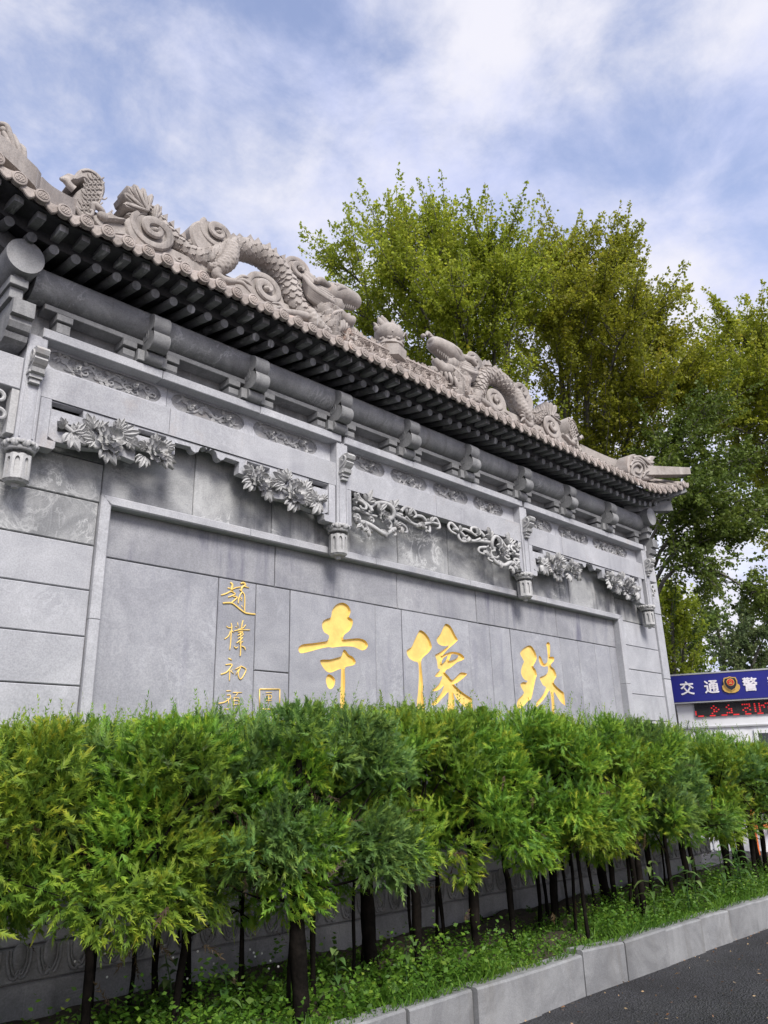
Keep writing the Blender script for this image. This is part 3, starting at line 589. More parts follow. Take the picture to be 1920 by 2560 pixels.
# centre bay: open scrollwork
def scroll():
    m = MB(); r2 = reg(740, 1060, 260/1598)
    def W(F, a, b, dy=0): p = at(*F(a, b), 5.10); return np.array([p[0], 5.11+dy, p[2]])
    S = [(r2, [(905, 1290), (1000, 1310), (1120, 1370), (1250, 1420)], .020, .012), (r2, [(915, 1220), (960, 1160), (1030, 1180), (1080, 1250), (1060, 1310), (1010, 1300), (1000, 1250)], .020, .010),
         (r2, [(960, 1060), (1010, 1130), (1090, 1200), (1150, 1290), (1160, 1350)], .014, .02), (r2, [(1150, 1370), (1180, 1270), (1260, 1210), (1370, 1210), (1460, 1280), (1500, 1380), (1480, 1450), (1430, 1450), (1420, 1410)], .020, .024),
         (r2, [(1340, 1205), (1450, 1260), (1560, 1350), (1640, 1400)], .018, .016), (r2, [(920, 1390), (980, 1390), (1010, 1440), (980, 1470), (940, 1440)], .016, .01), (r2, [(920, 1410), (960, 1490), (1060, 1500), (1160, 1560), (1250, 1640), (1330, 1690), (1420, 1680), (1500, 1620), (1550, 1610)], .022, .026),
         (r2, [(1050, 1500), (1110, 1560), (1140, 1630), (1110, 1660), (1090, 1620)], .022, .012), (r2, [(1140, 1440), (1200, 1430), (1220, 1480), (1180, 1510), (1150, 1480)], .014, .01), (r2, [(1430, 1480), (1490, 1520), (1480, 1590), (1420, 1600), (1390, 1560)], .015, .012),
         (r2, [(1480, 1640), (1540, 1640), (1560, 1690), (1510, 1710)], .016, .012), (r2, [(1480, 1330), (1540, 1450), (1570, 1560), (1600, 1660)], .012, .010),
         (Z3, [(175, 1000), (230, 1020), (290, 1050), (350, 1040), (385, 1050)], .02, .016), (Z3, [(205, 985), (235, 960), (270, 975), (280, 1005), (260, 1015)], .02, .012), (Z3, [(280, 1005), (320, 1010), (350, 1055), (345, 1085), (325, 1080)], .018, .014), (Z3, [(350, 1040), (380, 1015), (398, 1040), (395, 1065), (375, 1070)], .018, .012), (Z3, [(200, 1040), (235, 1060), (240, 1085), (215, 1085)], .016, .012), (Z3, [(230, 1010), (265, 1040), (300, 1060), (330, 1065)], .014, .018)]
    for F, pts, r0, r1 in S:
        P = [W(F, a, b, .02*math.sin(i*1.1)) for i, (a, b) in enumerate(pts)]; n = len(P); m.tube(P, [r0+(r1-r0)*i/(n-1) for i in range(n)], 8, True, 4)
    def c(F, a, b): p = at(*F(a, b), 5.10); return (p[0], p[2])
    peony(m, c(r2, 1330, 1440), .075, 5.10)
    for F, a, b, an, sz in [(r2, 1120, 1190, 75, .13), (r2, 1300, 1330, 50, .11), (r2, 1500, 1290, 60, .12), (r2, 1010, 1530, -140, .09), (r2, 1110, 1600, -90, .09), (r2, 1350, 1620, -80, .09), (r2, 1540, 1560, 30, .08), (r2, 940, 1180, 120, .08), (Z3, 240, 1000, 60, .09), (Z3, 300, 1040, -60, .08), (Z3, 345, 1040, 70, .07), (Z3, 205, 1060, -100, .08)]:
        peony_leaf(m, c(F, a, b), math.radians(an), sz, 5.13, 3)
    return m
sc_m = scroll(); cxm = (PX[1]+PX[2])/2
for mir in (False, True): (sc_m.mirror(cxm) if mir else sc_m).build('scroll_bracket', M_CARVE, wall, angle=50)
for xe in (PX[1]+.098, PX[2]-.098): MB().box(xe-.028, xe+.028, YB, YB+.10, 3.745, ZB0-.002, .004).build('bracket_stile', M_BEAM, wall)

# ---- bracket zone, purlin, rafters
s3 = [2.444, 3.403, 4.379, 5.323, 6.296, 7.29, 8.265, 9.27]
m = MB(); m.box(PX[0]-.2, PX[3]+.2, 5.24, 5.36, 4.60, 5.0); m.build('recessed_band', M_BRKT, wall)
ends = [PX[0]]+s3+[PX[3]]
for a, b in zip(ends[:-1], ends[1:]):
    MB().box(a+.01, b-.01, 5.10, 5.26, 4.795, 4.838, .004).build('purlin_rail', M_BRKT, wall)
for i, xb in enumerate(s3):
    m = MB(); c = 5.17
    # three-lobed cloud nosing: lobes on its front edge, flat spiral-cut cheeks
    prof = []
    for (cy, cz, r_, a0, a1) in ((c-.150, 4.955, .086, 55, 252), (c-.162, 4.805, .082, 106, 270), (c-.085, 4.690, .056, 128, 285)):
        for t in range(13):
            a = math.radians(a0+(a1-a0)*t/12); prof.append((cy+r_*math.cos(a), cz+r_*math.sin(a)))
    prof += [(c+.08, 4.66), (c+.08, 5.03)]
    m.prism_x(prof, xb-.072, xb+.072)
    for s_ in (-1, 1):
        m.tube([(xb+s_*.072, c-.10+.05*(1-t/11)*math.cos(t+2), 4.86+.06*(1-t/11)*math.sin(t+2)) for t in np.linspace(0, 8, 16)], .0045, 5, True, 1)
    br = m.build('cloud_bracket', M_BRKT, wall, angle=35)
    m = MB(); y0 = 5.065
    m.box(xb-.125, xb-.066, y0, 5.26, 4.64, 4.735, .005).box(xb+.066, xb+.125, y0, 5.26, 4.64, 4.735, .005).box(xb-.065, xb+.065, y0+.004, 5.26, 4.642, 4.685, .004); m.build('bearing_block', M_BRKT, br)
    for s_ in (-1, 1):
        m = MB(); xa = xb+s_*.185; m.prism_x([(5.26, 4.64), (5.12, 4.64), (5.10, 4.665), (5.10, 4.715), (5.26, 4.715)], xa-.048, xa+.048).box(xa-.058, xa+.058, 5.085, 5.26, 4.735, 4.79, .004); m.build('side_block', M_BRKT, br)
pc = (5.16, 4.985); pr = .134
for a, b in zip([PX[0]-.1]+s3, s3+[PX[3]+.1]):
    m = MB(); m.tube([(a+.002, *pc), (b-.002, *pc)], pr, 28, True, 1)
    ring = a+.62*(b-a); m.tube([(ring-.012, *pc), (ring+.012, *pc)], pr+.002, 28, True, 1); m.build('purlin', M_PURLIN, wall, angle=40)
for s_, xp in ((-1, PX[0]), (1, PX[3])):
    dpx = at(65, 640, 4.93) if s_ < 0 else at(1629, 1291, 4.93)
    m = MB(); m.tube([(dpx[0], 4.93, dpx[2]), (dpx[0], 5.9, dpx[2]+.01)], .13, 32, True, 1); m.build('cross_purlin', M_PURLIN, wall, angle=40)
    m = MB(); xq = dpx[0]
    for (z0, z1, hw, yf) in ((4.885, 4.935, .035, 5.0), (4.82, 4.883, .062, 4.985), (4.73, 4.818, .045, 5.02)):
        m.box(xq-hw, xq+hw, yf, 5.3, z0, z1, .004)
    m.build('corner_block', M_BRKT, wall)
    m = MB(); xs = xp-s_*.16; m.box(xs-.05, xs+.05, 5.10, 5.26, 4.64, 4.72, .004).box(xs-.06, xs+.06, 5.09, 5.26, 4.735, 4.79, .004); m.build('side_block', M_BRKT, wall)

EX0, EX1 = .55, 10.86; SP = .1585
def lift(x):
    """upward sweep of the eave towards its corners"""
    a = max(0, 1.52-x); d = max(0, x-9.86); return .42*a*a+.12*a+.20*d*d+.07*d
def out_(x): d = max(0, 1.3-x, x-10.1); return .10*d*d
n_e = int((EX1-EX0)/SP)
rr_me = None; fr_me = None
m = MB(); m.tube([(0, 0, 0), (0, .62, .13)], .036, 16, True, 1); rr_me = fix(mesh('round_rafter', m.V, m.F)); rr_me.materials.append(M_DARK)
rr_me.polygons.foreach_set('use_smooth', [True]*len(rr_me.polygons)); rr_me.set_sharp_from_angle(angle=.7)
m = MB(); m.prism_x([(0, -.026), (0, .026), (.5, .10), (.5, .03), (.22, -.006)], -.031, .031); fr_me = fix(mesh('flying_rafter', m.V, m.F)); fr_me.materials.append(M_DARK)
for i in range(n_e+1):
    x = EX0+.04+i*SP; z = lift(x); tz = 0
    fan = max(0, 1.45-x) - max(0, x-9.95)
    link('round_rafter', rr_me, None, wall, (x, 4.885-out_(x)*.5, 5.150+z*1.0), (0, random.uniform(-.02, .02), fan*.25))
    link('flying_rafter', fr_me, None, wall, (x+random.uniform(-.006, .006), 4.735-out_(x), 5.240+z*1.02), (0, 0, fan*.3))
# soffit boards, eave edge board and roof bed
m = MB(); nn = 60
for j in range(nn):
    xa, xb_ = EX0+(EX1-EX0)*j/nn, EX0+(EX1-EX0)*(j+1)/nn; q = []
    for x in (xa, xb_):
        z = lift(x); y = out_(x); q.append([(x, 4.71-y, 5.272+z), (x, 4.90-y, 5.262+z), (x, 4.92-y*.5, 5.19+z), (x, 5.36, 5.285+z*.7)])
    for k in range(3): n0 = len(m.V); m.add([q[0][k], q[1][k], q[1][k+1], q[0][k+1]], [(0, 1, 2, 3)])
m.build('soffit', M_SOFFIT_SHADE, wall)
RY, RZ = 5.50, 5.86                                     # foot of the ridge on the front slope
m = MB()
for j in range(nn):
    xa, xb_ = EX0+(EX1-EX0)*j/nn, EX0+(EX1-EX0)*(j+1)/nn
    for (u0, u1) in ((0, .5), (.5, 1)):
        def rp(x, u):
            z = lift(x); return ((x, (4.66-out_(x))*(1-u)+RY*u, (5.295+z)*(1-u)+RZ*u-.05*math.sin(math.pi*u)+z*.2*u))
        m.add([rp(xa, u0), rp(xb_, u0), rp(xb_, u1), rp(xa, u1)], [(0, 1, 2, 3)])
    m.add([(xa, 4.665-out_(xa), 5.262+lift(xa)), (xb_, 4.665-out_(xb_), 5.262+lift(xb_)), (xb_, 4.665-out_(xb_), 5.296+lift(xb_)), (xa, 4.665-out_(xa), 5.296+lift(xa))], [(0, 1, 2, 3)])
    m.add([(xa, 5.50, RZ), (xb_, 5.50, RZ), (xb_, 6.65, 5.2), (xa, 6.65, 5.2)], [(0, 1, 2, 3)])
roof = m.build('roof', M_TILE, wall)
# tiles: round covers with carved ends, and leaf-shaped drip tiles between them
m = MB(); Lr = math.hypot(RY-4.66, RZ-5.295); m.lathe((0, 0, 0), [(.046, -.012), (.052, -.008), (.052, .03), (.04, .03)], 20, 'y')
m.lathe((0, -.008, 0), [(.033, 0), (.037, -.009), (.040, 0)], 20, 'y')
for k in range(6):
    a = k*math.pi/3; m.ball((.019*math.cos(a), -.0125, .019*math.sin(a)), (.010, .006, .010), 6, 4)
m.ball((0, -.0125, 0), (.010, .007, .010), 8, 4)
te_me = fix(mesh('tile_end', m.V, m.F)); te_me.materials.append(M_TILE); te_me.polygons.foreach_set('use_smooth', [True]*len(te_me.polygons)); te_me.set_sharp_from_angle(angle=.6)
m = MB(); m.plate([smooth_loop([(-.080, .03), (-.076, -.012), (-.062, -.036), (-.042, -.046), (-.026, -.066), (.0, -.084), (.026, -.066), (.042, -.046), (.062, -.036), (.076, -.012), (.080, .03), (.04, .012), (.0, .006), (-.04, .012)], 2)], -.002, .02, .006)
m.ball((0, .001, -.03), (.02, .005, .022), 8, 4)
for s_ in (-1, 1): m.ball((s_*.034, -.001, -.014), (.015, .004, .012), 8, 4)
dt_me = fix(mesh('drip_tile', m.V, m.F)); dt_me.materials.append(M_TILE)
m = MB()
for k in range(7):
    a = math.pi*k/6
    m.V += [(.044*math.cos(a), 0.0, .044*math.sin(a)), (.044*math.cos(a), Lr, .044*math.sin(a))]
m.F = [(2*k, 2*k+2, 2*k+3, 2*k+1) for k in range(6)]
tr_me = fix(mesh('cover_tile_row', m.V, m.F, True)); tr_me.materials.append(M_TILE)
slope = math.atan2(RZ-5.295, RY-4.66)
for i in range(n_e+1):
    x = EX0+i*SP; z = lift(x); y = out_(x)
    link('tile_end', te_me, None, roof, (x, 4.648-y, 5.314+z+random.uniform(-.004, .004)), (random.uniform(-.05, .05)-.12, 0, random.uniform(-.06, .06)), (1, 1, 1.06))
    link('drip_tile', dt_me, None, roof, (x+SP/2, 4.655-out_(x+SP/2), 5.318+lift(x+SP/2)+random.uniform(-.004, .004)), (-.12, random.uniform(-.05, .05), 0))
    link('cover_tile_row', tr_me, None, roof, (x, 4.662-y, 5.312+z), (slope-lift(x)*.7, 0, 0))
# corner beams under the swept ends
for tip, root in ((at(1672, 1268, 4.86), (9.95, 5.2, 5.16)), (at(1706, 1222, 4.66), (10.2, 5.1, 5.25))):
    m = MB(); t = np.array(tip); r_ = np.array(root); 
    d = (t-r_)/np.linalg.norm(t-r_); s_ = np.cross(d, [0, 0, 1.]); s_ /= np.linalg.norm(s_); u = np.cross(s_, d)
    V = [p+s_*a*.07+u*b*.075 for p in (r_, t) for a, b in ((-1, -1), (1, -1), (1, 1), (-1, 1))]
    m.add(V, [(0, 1, 2, 3), (7, 6, 5, 4), (0, 4, 5, 1), (1, 5, 6, 2), (2, 6, 7, 3), (3, 7, 4, 0)]); m.build('corner_beam', M_BRKT, wall)
    mm = m.mirror(5.7); mm.build('corner_beam', M_BRKT, wall)

# ---- ridge
XC = 5.68; YR = 5.50
zr = at(1057, 916, YR)[2]
m = MB(); m.box(1.9, 9.46, YR+.017, YR+.34, 5.7, zr-.03, .004); ridge = m.build('ridge', M_ROOF, wall)
m = MB(); m.box(4.95, 6.41, YR-.02, YR+.36, zr-.028, zr, .004); m.build('ridge_cap', M_TILE, ridge)
random.seed(11); m = MB(); x = 4.5
while x < 6.9:
    for dz in (0.03, .13): 
        for an in (60, 120, 20, 160, 90): relief_leaf(m, (x+random.uniform(-.02, .02), zr-.20+dz+random.uniform(-.02, .02)), math.radians(an+random.uniform(-12, 12)), random.uniform(.10, .13), random.uniform(.05, .06), YR+.010, .016)
    x += .125
kind(m.build('leaf_carving', M_TILE, ridge), 'stuff')

# ================================================================== RIDGE ORNAMENTS (dragons, pearl, end beasts)
def scale_relief(sl, sw, amp):
    def f(s_, a, r_):
        u = s_/sl; k = math.floor(u); t = a/(2*math.pi)*sw+.5*(k % 2); q = (t-math.floor(t)-.5)*2; e = .25+.75*math.sqrt(max(0, 1-q*q)); v = u-k
        return amp*(v/e if v < e else (v-e)*.35)-amp*.5
    return f
class Dr:
    """sculpture parts laid out on the ridge plane; mirrored about the wall's middle when asked"""
    def __init__(s, root, mir): s.root = root; s.mir = mir
    def put(s, mb, name, angle=45, mat=None, parent=None): return (mb.mirror(XC) if s.mir else mb).build(name, mat or M_ROOF, parent or s.root, angle=angle)
def q3(a, b, Y=5.58, F=Q): return at(*F(a, b), Y)
def qr(a, b, r_, Y=5.58, F=Q, k=640/1659): return r_*k*mpp(*F(a, b), Y)
def spiral_cloud(pts, cen, r0, turns=1.6, Y=5.50, th=.26, F=Q, k=640/1659, dirn=1):
    m = MB(); lp = smooth_loop(xz(F, pts, Y), 4); m.plate([lp], Y, Y+th, .022)
    c = q3(*cen, Y, F); R0 = r0*k*mpp(*F(*cen), Y)
    P = []; n = 40; tn = turns*1.1
    for i in range(n+1):
        t = i/n; a = dirn*(t*tn*2*math.pi+2.4); rr = R0*1.28*(1-.88*t); P.append((c[0]+rr*math.cos(a)*1.1, Y+.012-.05*t, c[2]+rr*math.sin(a)*.92))
    m.tube(P, [R0*(.12+.16*math.sin(math.pi*min(1, .15+.75*i/n))) for i in range(n+1)], 8, True, 1, flat=.62)
    m.ball((c[0], Y-.005, c[2]), (R0*.24, .05, R0*.22), 10, 6)
    return m
def claw(D, m, P, r0, toes):
    m.tube(P, np.linspace(r0, r0*.6, len(P)), 10, True, 4)
    e = np.array(P[-1]); d = e-np.array(P[-2]); d /= np.linalg.norm(d)
    for t in toes:
        a = math.radians(t); dd = np.array([d[0]*math.cos(a)-d[2]*math.sin(a), -.35, d[0]*math.sin(a)+d[2]*math.cos(a)])
        m.tube([e, e+dd*.07+[0, -.01, .02], e+dd*.13+[0, 0, -.005], e+dd*.17+[0, .01, -.03]], [r0*.42, r0*.4, r0*.28, .004], 7, True, 3)
def dragon(mir, label):
    root = thing('ridge_dragon', label, 'dragon', (XC+(1 if mir else -1)*1.6, 5.6, 6.1), 'dragons on the ridge'); D = Dr(root, mir)
    # body: two arches
    P = [(940, 600), (1000, 665), (1075, 765), (1150, 855), (1245, 930), (1340, 960), (1430, 925), (1510, 890), (1590, 895), (1690, 935), (1770, 1000), (1840, 1090), (1885, 1180), (1930, 1270), (2010, 1345), (2100, 1380), (2150, 1330), (2130, 1270)]
    R_ = [24, 32, 42, 52, 62, 70, 72, 72, 72, 72, 74, 76, 72, 66, 62, 60, 56, 50]
    Y = [5.56]*11+[5.56, 5.54, 5.52, 5.5, 5.48, 5.5, 5.5]
    m = MB(); m.tube([q3(a, b, y) for (a, b), y in zip(P, Y)], [qr(a, b, r_)*.88 for (a, b), r_ in zip(P, R_)], 66, True, 34, relief=scale_relief(.066, 9, .017)); D.put(m, 'body', 38)
    # dorsal fin
    m = MB()
    for i in range(1, 15):
        (a, b), (c, d) = P[i], P[min(i+1, len(P)-1)]
        for t in (0, .5):
            if i >= 14: break
            x_, y_ = a+(c-a)*t, b+(d-b)*t; nx_, ny_ = (d-b), -(c-a); l_ = math.hypot(nx_, ny_); nx_, ny_ = nx_/l_, ny_/l_; r_ = R_[i]*.92
            tp = [(x_+nx_*r_-(c-a)/l_*26, y_+ny_*r_-(d-b)/l_*26), (x_+nx_*r_+(c-a)/l_*26, y_+ny_*r_+(d-b)/l_*26), (x_+nx_*(r_+34)-(c-a)/l_*12, y_+ny_*(r_+34)-(d-b)/l_*12)]
            m.plate([xz(Q, tp, 5.56)], 5.535, 5.585, .004)
    kind(D.put(m, 'dorsal_fin'), 'stuff')
    # tail fan
    m = MB()
    for k, (tx, ty, wd) in enumerate([(800, 590, 46), (800, 520, 46), (825, 472, 44), (870, 462, 44), (925, 485, 44), (985, 525, 42), (1025, 590, 40), (1050, 640, 36), (820, 660, 44)]):
        bx_, by_ = (960, 640) if k < 6 else ((1010, 690) if k < 8 else (950, 660)); dx, dy = tx-bx_, ty-by_; l_ = math.hypot(dx, dy); nx_, ny_ = -dy/l_, dx/l_
        lp = [(bx_+nx_*wd*.25, by_+ny_*wd*.25), (bx_+dx*.6+nx_*wd*.5, by_+dy*.6+ny_*wd*.5), (bx_+dx*.88+nx_*wd*.45, by_+dy*.88+ny_*wd*.45), (tx, ty), (bx_+dx*.85-nx_*wd*.45, by_+dy*.85-ny_*wd*.45), (bx_+dx*.6-nx_*wd*.5, by_+dy*.6-ny_*wd*.5), (bx_-nx_*wd*.25, by_-ny_*wd*.25)]
        y = 5.50+.016*(k % 3); m.plate([xz(Q, lp, y)], y, y+.20, .012)
        m.tube([q3(bx_, by_, y-.004), q3(bx_+dx*.5, by_+dy*.5, y-.01), q3(bx_+dx*.9, by_+dy*.9, y-.002)], [.012, .012, .004], 6, True, 3)
    D.put(m, 'tail_fan')
    # clouds
    for nm, pts, cen, r0, dr in [
        ('a', [(810, 710), (860, 668), (930, 660), (1010, 690), (1070, 755), (1110, 850), (1095, 890), (1020, 885), (1000, 930), (900, 880), (830, 800)], (1000, 775), 95, 1),
        ('b', [(1235, 770), (1255, 715), (1330, 695), (1430, 730), (1500, 790), (1520, 835), (1480, 862), (1400, 868), (1330, 900), (1270, 870)], (1410, 790), 75, 1),
        ('c', [(1780, 950), (1860, 950), (1950, 970), (2000, 1040), (2005, 1070), (1960, 1095), (1970, 1140), (1900, 1140), (1840, 1080)], (1935, 1020), 62, -1),
        ('d', [(1560, 1130), (1620, 1075), (1690, 1060), (1770, 1110), (1830, 1180), (1870, 1280), (1960, 1380), (1800, 1340), (1680, 1290), (1590, 1230)], (1720, 1150), 85, -1),
        ('e', [(2160, 1420), (2210, 1390), (2260, 1388), (2320, 1420), (2360, 1480), (2362, 1545), (2300, 1570), (2220, 1540), (2160, 1500)], (2270, 1470), 78, -1),
        ('f', [(1040, 900), (1120, 880), (1220, 960), (1320, 1020), (1400, 1100), (1420, 1160), (1300, 1120), (1150, 1040)], (1150, 960), 40, 1)]:
        D.put(spiral_cloud(pts, cen, r0, dirn=dr, Y=5.50+'abcdef'.index(nm)*.009), 'cloud', 40)
    # legs with claws
    m = MB(); m.tube([q3(1500, 870, 5.5), q3(1480, 960, 5.46), q3(1420, 1010, 5.44), q3(1350, 1000, 5.46)], [qr(1450, 950, 46), qr(1450, 950, 52), qr(1450, 950, 40), .03], 44, True, 20, relief=scale_relief(.045, 9, .012))
    claw(D, m, [q3(1430, 1010, 5.44), q3(1400, 1050, 5.43), q3(1450, 1090, 5.42), q3(1520, 1100, 5.40)], .055, (-30, 0, 28)); D.put(m, 'leg', 60)
    m = MB(); m.tube([q3(1990, 1300, 5.46), q3(2060, 1390, 5.42), q3(2130, 1440, 5.42)], [.085, .08, .05], 44, True, 18, relief=scale_relief(.045, 9, .012))
    claw(D, m, [q3(2000, 1330, 5.44), q3(1930, 1310, 5.42), q3(1870, 1300, 5.42), q3(1830, 1290, 5.40)], .05, (-28, 0, 26)); D.put(m, 'leg', 60)
    # neck rising to the head
    m = MB(); NP = [(2150, 1480), (2130, 1400), (2100, 1330), (2080, 1270), (2130, 1230)]
    m.tube([q3(a, b, 5.5) for a, b in NP], [qr(2100, 1300, r_) for r_ in (50, 58, 62, 58, 50)], 54, True, 26, relief=scale_relief(.062, 8, .016)); D.put(m, 'neck', 38)
    # head: snout upturned, mouth open, mane swept back
    H = MB(); yh = 5.52
    H.tube([q3(2060, 1165, yh), q3(2120, 1180, yh), q3(2185, 1192, yh), q3(2240, 1210, yh), q3(2290, 1232, yh), q3(2318, 1246, yh)], [.08, .13, .135, .115, .10, .06], 18, True, 6, flat=1.1)
    H.tube([q3(2120, 1215, yh), q3(2170, 1262, yh), q3(2205, 1290, yh)], [.10, .115, .07], 14, True, 4)
    head = D.put(H, 'head', 60)
    m = MB(); m.tube([q3(2150, 1280, yh), q3(2195, 1325, yh), q3(2235, 1352, yh), q3(2272, 1352, yh), q3(2292, 1335, yh)], [.095, .09, .08, .062, .03], 12, True, 4); D.put(m, 'jaw', 60, parent=head)
    m = MB(); m.tube([q3(2195, 1300, yh-.03), q3(2235, 1322, yh-.03), q3(2268, 1312, yh-.03)], [.03, .035, .015], 8, True, 4); D.put(m, 'tongue', 60, parent=head)
    m = MB(); m.ball(q3(2300, 1226, yh), (.06, .085, .05), 12, 8)
    for sg in (-1, 1): m.ball(q3(2318, 1228, yh+sg*.06), (.034, .034, .03), 8, 6)
    D.put(m, 'nose', 60, parent=head)
    for sg in (-1, 1):
        m = MB(); m.ball(q3(2212, 1172, yh+sg*.105), (.040, .034, .040), 12, 8); D.put(m, 'eye', 60, parent=head)
        m = MB(); m.tube([q3(2170, 1175, yh+sg*.11), q3(2195, 1142, yh+sg*.13), q3(2232, 1148, yh+sg*.12), q3(2258, 1182, yh+sg*.10)], [.016, .032, .03, .012], 8, True, 4)
        for k in range(3): m.tube([q3(2190+k*20, 1148+k*4, yh+sg*.12), q3(2184+k*20, 1126+k*4, yh+sg*.13), q3(2168+k*20, 1112+k*5, yh+sg*.13)], [.022, .016, .004], 6, True, 3)
        D.put(m, 'eyebrow', 60, parent=head)
        m = MB(); m.tube([q3(2165, 1160, yh+sg*.05), q3(2120, 1128, yh+sg*.09), q3(2075, 1092, yh+sg*.12), q3(2050, 1098, yh+sg*.13), q3(2040, 1082, yh+sg*.13)], [.038, .044, .040, .03, .008], 10, True, 4)
        m.tube([q3(2110, 1122, yh+sg*.09), q3(2100, 1092, yh+sg*.10), q3(2082, 1070, yh+sg*.10)], [.028, .022, .006], 8, True, 3); D.put(m, 'horn', 60, parent=head)
        m = MB(); m.tube([q3(2215, 1290, yh+sg*.07), q3(2170, 1300, yh+sg*.11), q3(2130, 1330, yh+sg*.12), q3(2110, 1380, yh+sg*.10)], [.022, .024, .02, .006], 7, True, 4); D.put(m, 'whisker', 60, parent=head)
    m = MB()
    for t in np.linspace(0, 1, 7):
        for sg in (-1, 1):
            c = q3(2220+t*80, 1244+t*16, yh+sg*.06*(1-t*.3)); m.lathe(c, [(.014, .01), (.013, -.012), (.002, -.045)], 6)
            c = q3(2212+t*74, 1330+t*6, yh+sg*.05*(1-t*.4)); m.lathe(c, [(.012, -.01), (.010, .012), (.002, .035)], 6)
    kind(D.put(m, 'teeth', 60, parent=head), 'stuff')
    for i in range(11):                                  # mane: long parallel locks
        t = i/10; m = MB(); yy = 5.40+.012*abs(i-5)
        m.tube([q3(2185-50*t, 1168+135*t, yy+.02), q3(2120-45*t, 1140+118*t, yy-.01), q3(2050-45*t, 1096+108*t, yy+.01), q3(1985-12*t, 1036+104*t, yy+.06), q3(1950+10*t, 1000+110*t, yy+.10)], [.024, .032, .030, .022, .005], 8, True, 5); D.put(m, 'mane_lock', 60, parent=head)
    for i in range(5):
        m = MB(); m.tube([q3(2210+i*16, 1358-i*3, 5.44+i*.03), q3(2212+i*14, 1392, 5.42+i*.03), q3(2196+i*15, 1425-i*4, 5.44+i*.03), q3(2222+i*12, 1448-i*6, 5.45+i*.03)], [.024, .026, .02, .004], 7, True, 4); D.put(m, 'beard_lock', 60, parent=head)
    m = MB(); m.tube([q3(2010, 1130, 5.62), q3(1985, 1205, 5.58), q3(2000, 1280, 5.54), q3(2045, 1305, 5.52)], [.035, .06, .05, .01], 8, True, 4); D.put(m, 'nape_fin', 60, parent=head)
    # carved base that ties it to the ridge
    m = MB(); m.plate([smooth_loop(xz(Q, [(780, 740), (860, 790), (960, 870), (1150, 980), (1400, 1090), (1560, 1120), (1700, 1250), (1900, 1360), (2100, 1430), (2330, 1470), (2362, 1560), (2200, 1600), (1700, 1420), (1200, 1180), (850, 990)], 5.56), 2)], 5.53, 5.80, .012); D.put(m, 'base')
    m = MB(); m.plate([xz(Q, [(730, 690), (850, 690), (960, 800), (1010, 950), (850, 900), (740, 810)], 5.56)], 5.56, 5.80, .01); D.put(m, 'base')
dragon(False, 'pinkish stone dragon on the ridge nearer the left end, head raised to the right')
dragon(True, 'pinkish stone dragon on the ridge nearer the tree, open mouth facing left')
# flaming pearl on its pedestal in the middle
O6 = reg(920, 800, 160/1659)
root = thing('ridge_pearl', 'small flaming pearl on a lotus pedestal between the two ridge dragons', 'ornament', (XC, 5.6, zr))
c = at(*O6(640, 780), 5.55); x0 = c[0]; zb = zr-.06; r_ = .16
m = MB(); m.lathe((x0, 5.60, zb), [(.13, -.03), (.19, 0), (.20, .13), (.17, .15), (.10, .16)], 6, a0=.3); m.build('pedestal', M_ROOF, root, angle=30)
m = MB(); m.lathe((x0, 5.60, zb+.14), [(.12, 0), (.17, .03), (.165, .07), (.12, .10)], 20); petal_ring(m, (x0, 5.60, zb+.20), .155, .07, 10); m.build('lotus', M_ROOF, root, angle=50)
m = MB(); m.ball((x0, 5.60, zb+.34), (.19, .17, .15), 24, 16); m.build('pearl', M_ROOF, root, True)
m = MB()
for k in range(9):
    a = -.2+k*.48; b = np.array([x0+.13*math.cos(a), 5.60+.03*math.sin(k*2), zb+.36+.10*math.sin(a)]); d = np.array([math.cos(a), 0, abs(math.sin(a))+.7]); d /= np.linalg.norm(d)
    m.tube([b-d*.04, b+d*.05, b+d*.08+[.02*math.sin(k), 0, .01], b+d*.105+[-.012, 0, .025]], [.045, .045, .03, .005], 8, True, 3)
for t in (-.6, 0, .6):
    m.tube([(x0+t*.15, 5.46, zb+.30), (x0+t*.12+.05, 5.45, zb+.36), (x0+t*.1+.09, 5.46, zb+.33), (x0+t*.1+.12, 5.47, zb+.29)], [.012, .014, .012, .004], 6, True, 3)
m.build('flames', M_ROOF, root, angle=60)
